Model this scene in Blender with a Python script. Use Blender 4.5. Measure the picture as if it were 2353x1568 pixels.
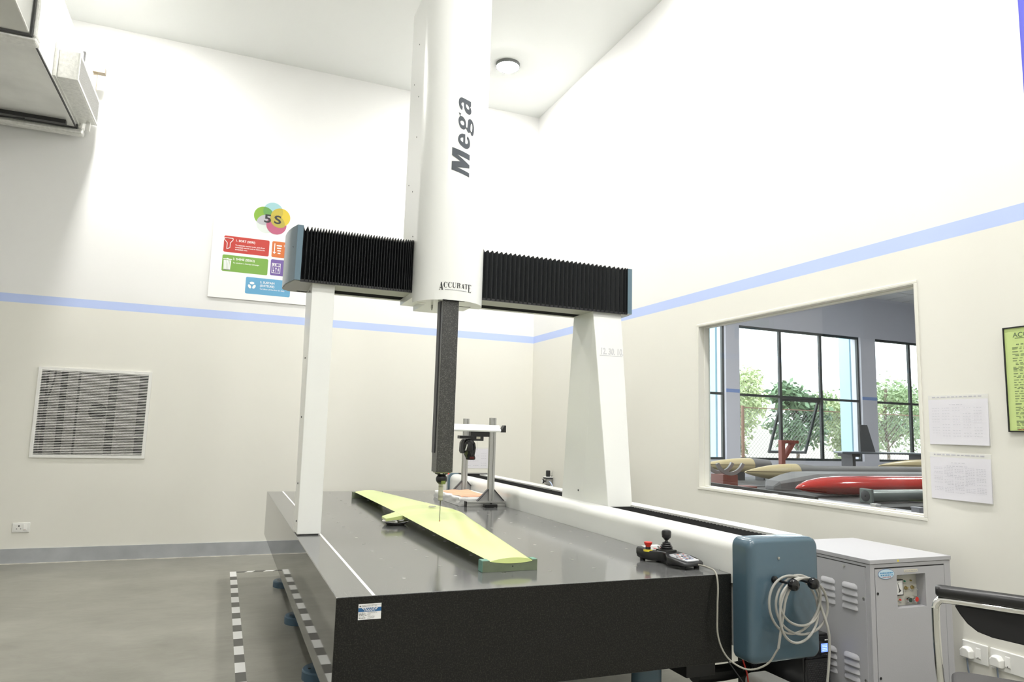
import bpy, bmesh, math, random
from mathutils import Vector, Matrix
from mathutils.geometry import tessellate_polygon

for o in list(bpy.data.objects):
    bpy.data.objects.remove(o, do_unlink=True)
scene = bpy.context.scene
COL = scene.collection
PI = math.pi
random.seed(7)

# ------------------------------------------------------------------ camera
YAW, PITCH, ROLL = 0.38647132, 0.12688019, 0.02852782
fw = Vector((math.sin(YAW)*math.cos(PITCH), math.cos(YAW)*math.cos(PITCH), math.sin(PITCH)))
rt = Vector((math.cos(YAW), -math.sin(YAW), 0))
up = rt.cross(fw)
rt2 = rt*math.cos(ROLL) + up*math.sin(ROLL)
up2 = up*math.cos(ROLL) - rt*math.sin(ROLL)
cam_data = bpy.data.cameras.new('camera')
cam_data.sensor_width = 36.0
cam_data.lens = 24.642
cam_data.clip_start = 0.02
cam_data.clip_end = 300
cam = bpy.data.objects.new('camera', cam_data)
COL.objects.link(cam)
cam.matrix_world = Matrix(((rt2.x, up2.x, -fw.x, 0.0), (rt2.y, up2.y, -fw.y, 0.0),
                           (rt2.z, up2.z, -fw.z, 1.26), (0, 0, 0, 1)))
scene.camera = cam

# ------------------------------------------------------------------ world, exposure
world = bpy.data.worlds.new('bright_sky')
scene.world = world
world.use_nodes = True
wn = world.node_tree
wn.nodes['Background'].inputs['Color'].default_value = (0.93, 0.97, 1.0, 1)
wn.nodes['Background'].inputs['Strength'].default_value = 4.8
scene.view_settings.view_transform = 'Standard'
scene.view_settings.look = 'None'
scene.view_settings.exposure = 0.12
scene.view_settings.gamma = 1.0
scene.view_settings.use_curve_mapping = False

# ------------------------------------------------------------------ materials
MATS = {}
def mat(name, col, rough=0.5, metal=0.0, ior=1.5, coat=0.0, emit=None, noise=0.0, nscale=8.0, bump=0.0, bscale=60.0, trans=0.0, spec=None):
    if name in MATS:
        return MATS[name]
    m = bpy.data.materials.new(name)
    m.use_nodes = True
    nt = m.node_tree
    b = nt.nodes['Principled BSDF']
    b.inputs['Base Color'].default_value = (*col, 1)
    b.inputs['Roughness'].default_value = rough
    b.inputs['Metallic'].default_value = metal
    b.inputs['IOR'].default_value = ior
    b.inputs['Coat Weight'].default_value = coat
    b.inputs['Coat Roughness'].default_value = 0.08
    b.inputs['Transmission Weight'].default_value = trans
    if spec is not None:
        b.inputs['Specular IOR Level'].default_value = spec
    if emit:
        b.inputs['Emission Color'].default_value = (*emit[0], 1)
        b.inputs['Emission Strength'].default_value = emit[1]
    if noise > 0 or bump > 0:
        tc = nt.nodes.new('ShaderNodeTexCoord')
    if noise > 0:
        n = nt.nodes.new('ShaderNodeTexNoise')
        n.inputs['Scale'].default_value = nscale
        n.inputs['Detail'].default_value = 6
        nt.links.new(tc.outputs['Object'], n.inputs['Vector'])
        r = nt.nodes.new('ShaderNodeValToRGB')
        r.color_ramp.elements[0].position = 0.3
        r.color_ramp.elements[1].position = 0.7
        r.color_ramp.elements[0].color = (*[c*(1-noise) for c in col], 1)
        r.color_ramp.elements[1].color = (*[min(1, c*(1+noise)) for c in col], 1)
        nt.links.new(n.outputs['Fac'], r.inputs['Fac'])
        nt.links.new(r.outputs['Color'], b.inputs['Base Color'])
    if bump > 0:
        n2 = nt.nodes.new('ShaderNodeTexNoise')
        n2.inputs['Scale'].default_value = bscale
        n2.inputs['Detail'].default_value = 4
        nt.links.new(tc.outputs['Object'], n2.inputs['Vector'])
        bp = nt.nodes.new('ShaderNodeBump')
        bp.inputs['Strength'].default_value = bump
        bp.inputs['Distance'].default_value = 0.01
        nt.links.new(n2.outputs['Fac'], bp.inputs['Height'])
        nt.links.new(bp.outputs['Normal'], b.inputs['Normal'])
    MATS[name] = m
    return m

def wall_paint():
    """painted wall: cream below, a blue band, white above; heights in metres from the floor"""
    m = bpy.data.materials.new('wall_paint')
    m.use_nodes = True
    nt = m.node_tree
    b = nt.nodes['Principled BSDF']
    g = nt.nodes.new('ShaderNodeNewGeometry')
    s = nt.nodes.new('ShaderNodeSeparateXYZ')
    nt.links.new(g.outputs['Position'], s.inputs[0])
    mr = nt.nodes.new('ShaderNodeMapRange')
    mr.inputs['From Min'].default_value = 0
    mr.inputs['From Max'].default_value = 5.0
    nt.links.new(s.outputs['Z'], mr.inputs['Value'])
    r = nt.nodes.new('ShaderNodeValToRGB')
    r.color_ramp.interpolation = 'CONSTANT'
    e = r.color_ramp.elements
    e[0].position = 0.0
    e[0].color = (0.80, 0.79, 0.725, 1)
    e[1].position = 2.247/5
    e[1].color = (0.50, 0.60, 0.90, 1)
    k = e.new(2.326/5)
    k.color = (0.82, 0.82, 0.805, 1)
    nt.links.new(mr.outputs[0], r.inputs['Fac'])
    n = nt.nodes.new('ShaderNodeTexNoise')
    n.inputs['Scale'].default_value = 1.3
    n.inputs['Detail'].default_value = 5
    nt.links.new(g.outputs['Position'], n.inputs['Vector'])
    mx = nt.nodes.new('ShaderNodeMix')
    mx.data_type = 'RGBA'
    mx.blend_type = 'MULTIPLY'
    mx.inputs['Factor'].default_value = 1
    r2 = nt.nodes.new('ShaderNodeValToRGB')
    r2.color_ramp.elements[0].color = (0.95, 0.95, 0.95, 1)
    r2.color_ramp.elements[1].color = (1, 1, 1, 1)
    nt.links.new(n.outputs['Fac'], r2.inputs['Fac'])
    nt.links.new(r.outputs['Color'], mx.inputs[6])
    nt.links.new(r2.outputs['Color'], mx.inputs[7])
    nt.links.new(mx.outputs[2], b.inputs['Base Color'])
    b.inputs['Roughness'].default_value = 0.55
    b.inputs['Specular IOR Level'].default_value = 0.3
    n2 = nt.nodes.new('ShaderNodeTexNoise')
    n2.inputs['Scale'].default_value = 6
    nt.links.new(g.outputs['Position'], n2.inputs['Vector'])
    bp = nt.nodes.new('ShaderNodeBump')
    bp.inputs['Strength'].default_value = 0.06
    bp.inputs['Distance'].default_value = 0.02
    nt.links.new(n2.outputs['Fac'], bp.inputs['Height'])
    nt.links.new(bp.outputs['Normal'], b.inputs['Normal'])
    return m

def granite(name, base, fleck, rough, scale, lo, hi, ior=1.6):
    m = bpy.data.materials.new(name)
    m.use_nodes = True
    nt = m.node_tree
    b = nt.nodes['Principled BSDF']
    tc = nt.nodes.new('ShaderNodeTexCoord')
    n = nt.nodes.new('ShaderNodeTexNoise')
    n.inputs['Scale'].default_value = scale
    n.inputs['Detail'].default_value = 3
    nt.links.new(tc.outputs['Object'], n.inputs['Vector'])
    r = nt.nodes.new('ShaderNodeValToRGB')
    r.color_ramp.elements[0].position = lo
    r.color_ramp.elements[0].color = (*base, 1)
    r.color_ramp.elements[1].position = hi
    r.color_ramp.elements[1].color = (*fleck, 1)
    nt.links.new(n.outputs['Fac'], r.inputs['Fac'])
    nt.links.new(r.outputs['Color'], b.inputs['Base Color'])
    b.inputs['Roughness'].default_value = rough
    b.inputs['IOR'].default_value = ior
    return m

def floor_mat():
    m = bpy.data.materials.new('sealed_concrete')
    m.use_nodes = True
    nt = m.node_tree
    b = nt.nodes['Principled BSDF']
    tc = nt.nodes.new('ShaderNodeTexCoord')
    n = nt.nodes.new('ShaderNodeTexNoise')
    n.inputs['Scale'].default_value = 1.6
    n.inputs['Detail'].default_value = 9
    n.inputs['Roughness'].default_value = 0.62
    mp = nt.nodes.new('ShaderNodeMapping')
    mp.inputs['Scale'].default_value = (0.9, 1.2, 1)
    nt.links.new(tc.outputs['Object'], mp.inputs['Vector'])
    nt.links.new(mp.outputs['Vector'], n.inputs['Vector'])
    r = nt.nodes.new('ShaderNodeValToRGB')
    r.color_ramp.elements[0].position = 0.30
    r.color_ramp.elements[0].color = (0.205, 0.201, 0.170, 1)
    r.color_ramp.elements[1].position = 0.72
    r.color_ramp.elements[1].color = (0.295, 0.289, 0.250, 1)
    nt.links.new(n.outputs['Fac'], r.inputs['Fac'])
    nt.links.new(r.outputs['Color'], b.inputs['Base Color'])
    n3 = nt.nodes.new('ShaderNodeTexNoise')
    n3.inputs['Scale'].default_value = 3
    n3.inputs['Detail'].default_value = 6
    nt.links.new(tc.outputs['Object'], n3.inputs['Vector'])
    mr = nt.nodes.new('ShaderNodeMapRange')
    mr.inputs['To Min'].default_value = 0.24
    mr.inputs['To Max'].default_value = 0.42
    nt.links.new(n3.outputs['Fac'], mr.inputs['Value'])
    nt.links.new(mr.outputs[0], b.inputs['Roughness'])
    bp = nt.nodes.new('ShaderNodeBump')
    bp.inputs['Strength'].default_value = 0.05
    nt.links.new(n3.outputs['Fac'], bp.inputs['Height'])
    nt.links.new(bp.outputs['Normal'], b.inputs['Normal'])
    # fine scuffs and scratches in the sealed surface
    mp2 = nt.nodes.new('ShaderNodeMapping')
    mp2.inputs['Rotation'].default_value = (0, 0, 0.6)
    mp2.inputs['Scale'].default_value = (2.2, 4.5, 1)
    nt.links.new(tc.outputs['Object'], mp2.inputs['Vector'])
    n4 = nt.nodes.new('ShaderNodeTexNoise')
    n4.inputs['Scale'].default_value = 1.5
    n4.inputs['Detail'].default_value = 10
    n4.inputs['Roughness'].default_value = 0.7
    n4.inputs['Distortion'].default_value = 2.5
    nt.links.new(mp2.outputs['Vector'], n4.inputs['Vector'])
    r4 = nt.nodes.new('ShaderNodeValToRGB')
    r4.color_ramp.elements[0].position = 0.30
    r4.color_ramp.elements[0].color = (0.90, 0.89, 0.88, 1)
    r4.color_ramp.elements[1].position = 0.60
    r4.color_ramp.elements[1].color = (1.04, 1.04, 1.03, 1)
    nt.links.new(n4.outputs['Fac'], r4.inputs['Fac'])
    mx4 = nt.nodes.new('ShaderNodeMix')
    mx4.data_type = 'RGBA'
    mx4.blend_type = 'MULTIPLY'
    mx4.inputs['Factor'].default_value = 1.0
    nt.links.new(r.outputs['Color'], mx4.inputs[6])
    nt.links.new(r4.outputs['Color'], mx4.inputs[7])
    nt.links.new(mx4.outputs[2], b.inputs['Base Color'])
    return m

def pane_mat(name, tint, refl=1.0):
    m = bpy.data.materials.new(name)
    m.use_nodes = True
    nt = m.node_tree
    nt.nodes.remove(nt.nodes['Principled BSDF'])
    out = nt.nodes['Material Output']
    t = nt.nodes.new('ShaderNodeBsdfTransparent')
    t.inputs['Color'].default_value = (*tint, 1)
    g = nt.nodes.new('ShaderNodeBsdfGlossy')
    g.inputs['Roughness'].default_value = 0.0
    f = nt.nodes.new('ShaderNodeFresnel')
    f.inputs['IOR'].default_value = 1.5
    mu = nt.nodes.new('ShaderNodeMath')
    mu.operation = 'MULTIPLY'
    mu.inputs[1].default_value = refl
    mx = nt.nodes.new('ShaderNodeMixShader')
    ge = nt.nodes.new('ShaderNodeNewGeometry')
    fr_ = nt.nodes.new('ShaderNodeMath')
    fr_.operation = 'SUBTRACT'
    fr_.inputs[0].default_value = 1.0
    nt.links.new(ge.outputs['Backfacing'], fr_.inputs[1])
    m2 = nt.nodes.new('ShaderNodeMath')
    m2.operation = 'MULTIPLY'
    nt.links.new(f.outputs[0], mu.inputs[0])
    nt.links.new(mu.outputs[0], m2.inputs[0])
    nt.links.new(fr_.outputs[0], m2.inputs[1])
    nt.links.new(m2.outputs[0], mx.inputs['Fac'])
    nt.links.new(t.outputs[0], mx.inputs[1])
    nt.links.new(g.outputs[0], mx.inputs[2])
    nt.links.new(mx.outputs[0], out.inputs['Surface'])
    return m

PAINT = wall_paint()
FLOOR = floor_mat()
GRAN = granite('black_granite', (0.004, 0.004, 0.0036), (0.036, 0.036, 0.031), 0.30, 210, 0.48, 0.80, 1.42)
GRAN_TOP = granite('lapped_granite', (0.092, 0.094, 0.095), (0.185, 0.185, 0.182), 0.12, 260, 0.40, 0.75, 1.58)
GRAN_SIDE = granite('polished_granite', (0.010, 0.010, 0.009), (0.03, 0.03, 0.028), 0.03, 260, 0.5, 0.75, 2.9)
CEIL = mat('ceiling_white', (0.87, 0.885, 0.87), 0.7)
WHITE = mat('machine_white', (0.83, 0.84, 0.81), 0.28, coat=0.25)
WHITE2 = mat('white_plastic', (0.80, 0.80, 0.77), 0.35)
BLUE = mat('machine_blue', (0.066, 0.115, 0.152), 0.25, coat=0.3)
BLUE_LIT = mat('machine_blue_lit', (0.115, 0.185, 0.235), 0.3, coat=0.3)  # lighter copy of the machine blue: light on the caps put into the colour
FOOTBLUE = mat('foot_blue', (0.055, 0.105, 0.155), 0.4)
BELLOW = mat('bellows_black', (0.010, 0.0115, 0.0125), 0.5, spec=0.25)
BLACK = mat('black_plastic', (0.012, 0.012, 0.013), 0.35)
GLOSSBLACK = mat('gloss_black', (0.006, 0.006, 0.007), 0.08)
DARKGREY = mat('dark_grey', (0.05, 0.05, 0.055), 0.45)
ALU = mat('aluminium', (0.50, 0.50, 0.49), 0.30, metal=0.85)
ALUMATT = mat('anodised_white', (0.75, 0.76, 0.74), 0.35, metal=0.25)
STEEL = mat('steel', (0.55, 0.55, 0.53), 0.28, metal=1.0)
CHROME = mat('chrome', (0.80, 0.80, 0.79), 0.06, metal=1.0)
GALV = mat('galvanised_sheet', (0.76, 0.76, 0.73), 0.35, metal=0.45, noise=0.10, nscale=3, bump=0.12, bscale=5)
FOIL = mat('foil_wrap', (0.78, 0.78, 0.75), 0.32, metal=0.45, noise=0.10, nscale=40, bump=0.35, bscale=45)
GASKET = mat('gasket_grey', (0.05, 0.05, 0.05), 0.6)
INK = mat('ink_slate', (0.075, 0.085, 0.10), 0.5, spec=0.3)
INKB = mat('ink_black', (0.03, 0.03, 0.033), 0.5)
INKG = mat('ink_grey', (0.36, 0.37, 0.38), 0.5)
INKL = mat('print_line_grey', (0.50, 0.50, 0.55), 0.6)
PRINTW = mat('print_white', (0.85, 0.85, 0.84), 0.5)
BOARD = mat('board_white', (0.87, 0.87, 0.85), 0.4)
PAPER = mat('paper_white', (0.74, 0.73, 0.78), 0.5)
SLEEVE = mat('sleeve_film', (0.76, 0.76, 0.73), 0.2)
WING = mat('wing_yellow_green', (0.69, 0.79, 0.31), 0.26, coat=0.2)
WING_SHADED = mat('wing_shaded_green', (0.42, 0.50, 0.12), 0.45)  # wing green with the end face's shading put into the colour; not applied
BLOCKG = mat('block_olive_green', (0.135, 0.165, 0.105), 0.55, noise=0.12, nscale=25)
BLOCKT = mat('block_teal_edge', (0.15, 0.32, 0.25), 0.5)
CLOTH = mat('white_cloth', (0.80, 0.80, 0.79), 0.7, bump=0.6, bscale=18)
PEACH = mat('peach_cloth', (0.78, 0.42, 0.27), 0.7, bump=0.4, bscale=22)
CABGREY = mat('cabinet_grey', (0.42, 0.42, 0.44), 0.45, bump=0.05, bscale=250)
CABDARK = mat('cabinet_gap', (0.03, 0.03, 0.03), 0.7)
CABLE = mat('cable_grey', (0.37, 0.365, 0.335), 0.4)
CABLE2 = mat('cable_olive_grey', (0.30, 0.29, 0.25), 0.4)
SKIRT = mat('skirting_grey', (0.40, 0.415, 0.43), 0.5, noise=0.12, nscale=5)
TAPEW = mat('tape_white', (0.82, 0.82, 0.80), 0.4)
TAPEK = mat('tape_dark', (0.085, 0.083, 0.075), 0.4)
RED = mat('signal_red', (0.62, 0.03, 0.02), 0.3)
YELLOW = mat('signal_yellow', (0.75, 0.62, 0.05), 0.4)
GREENB = mat('button_green', (0.01, 0.035, 0.02), 0.35)
CREAM = mat('frame_cream', (0.78, 0.77, 0.70), 0.4)
BRASS = mat('brass', (0.45, 0.36, 0.16), 0.3, metal=1.0)

# ------------------------------------------------------------------ mesh helpers
class MB:
    def __init__(s):
        s.v = []
        s.f = []
        s.mi = []
        s.cur = 0
    def add(s, vs, fs):
        k = len(s.v)
        s.v += [Vector(p) for p in vs]
        s.f += [[i+k for i in f] for f in fs]
        s.mi += [s.cur]*len(fs)
        return s
    def box(s, a, b):
        x0, x1 = sorted((a[0], b[0]))
        y0, y1 = sorted((a[1], b[1]))
        z0, z1 = sorted((a[2], b[2]))
        return s.add([(x0,y0,z0),(x1,y0,z0),(x1,y1,z0),(x0,y1,z0),(x0,y0,z1),(x1,y0,z1),(x1,y1,z1),(x0,y1,z1)],
                     [(0,3,2,1),(4,5,6,7),(0,1,5,4),(1,2,6,5),(2,3,7,6),(3,0,4,7)])
    def prism(s, poly, axis, a, b):
        def mk(p, q):
            if axis == 'x': return (q, p[0], p[1])
            if axis == 'y': return (p[0], q, p[1])
            return (p[0], p[1], q)
        n = len(poly)
        vs = [mk(p, a) for p in poly] + [mk(p, b) for p in poly]
        fs = [tuple(range(n)), tuple(range(n, 2*n))]
        fs += [(i, (i+1) % n, n+(i+1) % n, n+i) for i in range(n)]
        return s.add(vs, fs)
    def loft(s, rings, cap=True, closed=True):
        n = len(rings[0])
        vs = [p for r in rings for p in r]
        fs = []
        for j in range(len(rings)-1):
            for i in range(n if closed else n-1):
                fs.append((j*n+i, j*n+(i+1) % n, (j+1)*n+(i+1) % n, (j+1)*n+i))
        if cap:
            fs += [tuple(range(n)), tuple(range((len(rings)-1)*n, len(rings)*n))]
        return s.add(vs, fs)
    def tube(s, pts, r, n=10, cap=True, closed=False, rad=None):
        pts = [Vector(p) for p in pts]
        rings = []
        m = len(pts)
        prev = None
        for i, p in enumerate(pts):
            if closed:
                d = pts[(i+1) % m]-pts[i-1]
            else:
                d = pts[min(i+1, m-1)]-pts[max(i-1, 0)]
            d.normalize()
            if prev is None:
                a = Vector((0, 0, 1)) if abs(d.z) < 0.9 else Vector((1, 0, 0))
                u = d.cross(a).normalized()
            else:
                u = (prev-d*prev.dot(d)).normalized()
            prev = u
            w = d.cross(u)
            rr = rad[i] if rad else r
            rings.append([p+(u*math.cos(2*PI*k/n)+w*math.sin(2*PI*k/n))*rr for k in range(n)])
        if closed:
            rings.append(rings[0])
        return s.loft(rings, cap=cap and not closed)
    def lathe(s, prof, c, axis='z', n=24):
        c = Vector(c)
        rings = []
        for r, h in prof:
            ring = []
            for k in range(n):
                a = 2*PI*k/n
                x, y = r*math.cos(a), r*math.sin(a)
                if axis == 'z': q = Vector((x, y, h))
                elif axis == 'y': q = Vector((x, h, y))
                else: q = Vector((h, x, y))
                ring.append(c+q)
            rings.append(ring)
        return s.loft(rings)
    def ball(s, c, r, n=16, m=10, sx=1, sy=1, sz=1):
        rings = []
        for j in range(1, m):
            t = PI*j/m
            rings.append([Vector(c)+Vector((r*sx*math.sin(t)*math.cos(2*PI*k/n), r*sy*math.sin(t)*math.sin(2*PI*k/n), -r*sz*math.cos(t))) for k in range(n)])
        return s.loft(rings)
    def poly3(s, pts):
        return s.add(pts, [tuple(range(len(pts)))])

ORG = {}
def _fin(me, smooth, ang):
    bm = bmesh.new()
    bm.from_mesh(me)
    bmesh.ops.recalc_face_normals(bm, faces=bm.faces)
    bm.to_mesh(me)
    bm.free()
    if smooth:
        me.polygons.foreach_set('use_smooth', [True]*len(me.polygons))
        me.set_sharp_from_angle(angle=math.radians(ang))

def part(name, mb, m, parent=None, smooth=False, bevel=0.0, seg=2, label=None, kind=None, ang=35, org=None):
    """link the collected shapes as one mesh object; coordinates are the parent's frame origin plus world metres"""
    o0 = ORG[parent.name] if parent else Vector(org or (0, 0, 0))
    me = bpy.data.meshes.new(name)
    me.from_pydata([tuple(p-o0) for p in mb.v], [], [tuple(f) for f in mb.f])
    ms = m if isinstance(m, (list, tuple)) else [m]
    for q in ms:
        me.materials.append(q)
    me.polygons.foreach_set('material_index', mb.mi)
    me.update()
    _fin(me, smooth, ang)
    o = bpy.data.objects.new(name, me)
    COL.objects.link(o)
    if parent:
        o.parent = parent
    else:
        o.location = o0
    if bevel > 0:
        bv = o.modifiers.new('bevel', 'BEVEL')
        bv.width = bevel
        bv.segments = seg
        bv.limit_method = 'ANGLE'
        bv.angle_limit = math.radians(40)
    ORG[o.name] = o0
    if label: o['label'] = label
    if kind: o['kind'] = kind
    return o

def thing(name, label, cat, loc=(0, 0, 0), rotz=0.0, group=None):
    o = bpy.data.objects.new(name, None)
    COL.objects.link(o)
    o.empty_display_size = 0.1
    o.location = loc
    o.rotation_euler = (0, 0, rotz)
    o['label'] = label
    o['category'] = cat
    if group: o['group'] = group
    ORG[o.name] = Vector((0, 0, 0)) if rotz else Vector(loc)
    return o

def solo(name, mb, m, label, cat, group=None, kind=None, **kw):
    xs = [p.x for p in mb.v]; ys = [p.y for p in mb.v]; zs = [p.z for p in mb.v]
    o = part(name, mb, m, None, org=((min(xs)+max(xs))/2, (min(ys)+max(ys))/2, min(zs)), **kw)
    o['label'] = label
    o['category'] = cat
    if group: o['group'] = group
    if kind: o['kind'] = kind
    return o

def struct(name, mb, m, parent=None, **kw):
    o = part(name, mb, m, parent, **kw)
    if not parent:
        o['kind'] = 'structure'
    return o

def dup_mesh(src, name, parent, offset):
    """another object on the same mesh data, moved by offset"""
    o = bpy.data.objects.new(name, src.data)
    COL.objects.link(o)
    o.parent = parent
    o.location = Vector(src.location)+Vector(offset)
    for md in src.modifiers:
        b = o.modifiers.new(md.name, md.type)
        b.width = md.width; b.segments = md.segments; b.limit_method = md.limit_method; b.angle_limit = md.angle_limit
    ORG[o.name] = ORG[src.name]
    return o

def text_mb(txt, size, origin, ux, uy, un, bold=0.0, shear=0.0, width=None, depth=0.0006, align='LEFT', outline=0.0, spacing=1.0, lines=1.0):
    """flat lettering laid on a surface: ux reading direction, uy up, un outward"""
    cu = bpy.data.curves.new('lettering_tmp', 'FONT')
    cu.body = txt
    cu.size = size
    cu.offset = bold
    cu.shear = shear
    cu.align_x = align
    cu.space_character = spacing
    cu.space_line = lines
    cu.resolution_u = 3
    if outline > 0:
        cu.fill_mode = 'NONE'
        cu.bevel_depth = outline
        cu.bevel_resolution = 0
    ob = bpy.data.objects.new('lettering_tmp', cu)
    COL.objects.link(ob)
    bpy.context.view_layer.update()
    dg = bpy.context.evaluated_depsgraph_get()
    me = ob.evaluated_get(dg).to_mesh()
    mb = MB()
    ux, uy, un = Vector(ux), Vector(uy), Vector(un)
    vs = [v.co.copy() for v in me.vertices]
    sx = 1.0
    if width and vs:
        w = max(v.x for v in vs)-min(v.x for v in vs)
        if w > 0: sx = width/w
    mb.add([Vector(origin)+ux*(v.x*sx)+uy*v.y+un*(depth+v.z) for v in vs], [tuple(p.vertices) for p in me.polygons])
    ob.evaluated_get(dg).to_mesh_clear()
    bpy.data.objects.remove(ob, do_unlink=True)
    bpy.data.curves.remove(cu)
    return mb

def merge(dst, src):
    return dst.add(src.v, src.f)

def rrect(x0, z0, x1, z1, r, n=4):
    pts = []
    for cx, cz, a0 in ((x1-r, z1-r, 0), (x0+r, z1-r, PI/2), (x0+r, z0+r, PI), (x1-r, z0+r, 1.5*PI)):
        for k in range(n+1):
            a = a0+PI/2*k/n
            pts.append((cx+r*math.cos(a), cz+r*math.sin(a)))
    return pts

def circ(cx, cz, r, n=32):
    return [(cx+r*math.cos(2*PI*k/n), cz+r*math.sin(2*PI*k/n)) for k in range(n)]

def smooth_path(pts, n=8):
    """Catmull-Rom through the points"""
    P = [Vector(p) for p in pts]
    P = [P[0]*2-P[1]]+P+[P[-1]*2-P[-2]]
    out = []
    for i in range(1, len(P)-2):
        for k in range(n):
            t = k/n
            a, b, c, d = P[i-1], P[i], P[i+1], P[i+2]
            out.append(0.5*((2*b)+(c-a)*t+(2*a-5*b+4*c-d)*t*t+(3*b-a-3*c+d)*t*t*t))
    out.append(P[-2])
    return out

def dashes(mb, origin, ux, uy, un, width, h, n, depth=0.0006):
    """a line of print too small to read: short separate strokes"""
    ux, uy, un = Vector(ux), Vector(uy), Vector(un)
    o = Vector(origin)+un*depth
    ws = [random.uniform(0.5, 1.5) for _ in range(n)]
    k = width/(sum(ws)+0.45*(n-1))
    x = 0.0
    for w in ws:
        a, b = x, x+w*k
        mb.poly3([o+ux*a, o+ux*b, o+ux*b+uy*h, o+ux*a+uy*h])
        x = b+0.45*k
    return mb

def bars(mb, poly2d, y, d):
    return mb.prism(poly2d, 'y', y-d, y)

# ------------------------------------------------------------------ the room
XL, XR, YB, YF, ZC = -3.9, 3.266, 7.367, -3.2, 5.01
WY0, WY1, WZ0, WZ1 = 2.515, 4.307, 0.888, 2.076      # opening in the right wall

struct('floor', MB().box((XL-0.2, YF-0.2, -0.1), (XR+0.2, YB+0.2, 0)), FLOOR)
struct('ceiling', MB().box((XL-0.2, YF-0.2, ZC), (XR+0.2, YB+0.2, ZC+0.12)), CEIL)
# back wall with the opening for the return-air grille
VX0, VX1, VZ0, VZ1 = -1.518, -0.662, 0.928, 1.688
struct('wall_back', MB().box((XL-0.2, YB, 0), (VX0, YB+0.2, ZC)).box((VX1, YB, 0), (XR+0.2, YB+0.2, ZC))
       .box((VX0, YB, 0), (VX1, YB+0.2, VZ0)).box((VX0, YB, VZ1), (VX1, YB+0.2, ZC)), PAINT)
struct('wall_right', MB().box((XR, YF-0.2, 0), (XR+0.1, WY0, ZC)).box((XR, WY1, 0), (XR+0.1, YB, ZC))
       .box((XR, WY0, 0), (XR+0.1, WY1, WZ0)).box((XR, WY0, WZ1), (XR+0.1, WY1, ZC)), PAINT)
struct('wall_left', MB().box((XL-0.2, YF, 0), (XL, YB, ZC)), PAINT)
struct('wall_front', MB().box((XL-0.2, YF-0.2, 0), (XR, YF, ZC)), PAINT)
struct('baseboard_back', MB().box((XL, YB-0.012, 0), (XR, YB, 0.128)), SKIRT)
struct('trim_3', MB().box((XL, YB-0.020, 0), (XR, YB-0.012, 0.006)), mat('sealant_pale', (0.62, 0.60, 0.54), 0.6, noise=0.3, nscale=9))
struct('baseboard_right', MB().box((XR-0.012, YF, 0), (XR, YB-0.012, 0.128)), SKIRT)
struct('baseboard_left', MB().box((XL, YF, 0), (XL+0.012, YB-0.012, 0.128)), SKIRT)

# observation window in the right wall
f = MB()
x0, x1, w = XR-0.005, XR+0.042, 0.016
f.box((x0, WY0-w, WZ0-w), (XR, WY1+w, WZ0)).box((x0, WY0-w, WZ1), (XR, WY1+w, WZ1+w))
f.box((x0, WY0-w, WZ0), (XR, WY0, WZ1)).box((x0, WY1, WZ0), (XR, WY1+w, WZ1))
win = part('window_1', f, CREAM, bevel=0.004)
win['kind'] = 'structure'
lin = MB()
t = 0.003
lin.box((XR-0.004, WY0, WZ0), (XR+0.1, WY0+t, WZ1)).box((XR-0.004, WY1-t, WZ0), (XR+0.1, WY1, WZ1))
lin.box((XR-0.004, WY0+t, WZ0), (XR+0.1, WY1-t, WZ0+t)).box((XR-0.004, WY0+t, WZ1-t), (XR+0.1, WY1-t, WZ1))
part('window_lining', lin, CREAM, win)
bd = MB()
g0, g1 = XR+0.044, XR+0.09
q = 0.007
bd.box((g0, WY0+t, WZ0+t), (g1, WY0+t+q, WZ1-t)).box((g0, WY1-t-q, WZ0+t), (g1, WY1-t, WZ1-t))
bd.box((g0, WY0+t+q, WZ0+t), (g1, WY1-t-q, WZ0+t+q)).box((g0, WY0+t+q, WZ1-t-q), (g1, WY1-t-q, WZ1-t))
part('glazing_bead', bd, CREAM, win, bevel=0.003)
part('pane', MB().box((XR+0.080, WY0+t+q, WZ0+t+q), (XR+0.086, WY1-t-q, WZ1-t-q)), pane_mat('clear_glass', (0.93, 0.95, 0.95), 1.0), win)

# ------------------------------------------------------------------ ceiling lights
LAMP = mat('lamp_diffuser', (0.9, 0.9, 0.9), 0.5, emit=((1.0, 0.985, 0.955), 490.0))
RIM = mat('lamp_rim', (0.16, 0.165, 0.165), 0.4)
lamp_spots = [(2.456, 6.365, 'round ceiling light glowing beside the white machine column'),
              (-1.15, 6.365, 'round ceiling light above the sheet metal air duct'),
              (2.456, 3.95, 'round ceiling light above the machine guideway'),
              (2.456, 1.45, 'round ceiling light above the grey cabinet corner'),
              (0.65, 1.45, 'round ceiling light right above the viewer'),
              (2.456, -1.1, 'round ceiling light behind the viewer on the right'),
              (-1.15, -1.1, 'round ceiling light behind the viewer on the left')]
for lx, ly, lab in lamp_spots:
    l = thing('ceiling_light', lab, 'ceiling light', (lx, ly, ZC), group='round ceiling lights')
    R = 0.126
    part('rim', MB().lathe([(R, 0), (R, -0.028), (R-0.003, -0.032), (R-0.010, -0.032), (R-0.010, -0.018), (R-0.010, 0)], (lx, ly, ZC), n=40), RIM, l, smooth=True)
    part('diffuser', MB().lathe([(0.001, -0.047), (0.04, -0.046), (0.075, -0.042), (0.098, -0.036), (R-0.0115, -0.030), (R-0.0105, -0.022), (R-0.0105, -0.004), (0.001, -0.004)], (lx, ly, ZC), n=40), LAMP, l)

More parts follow.
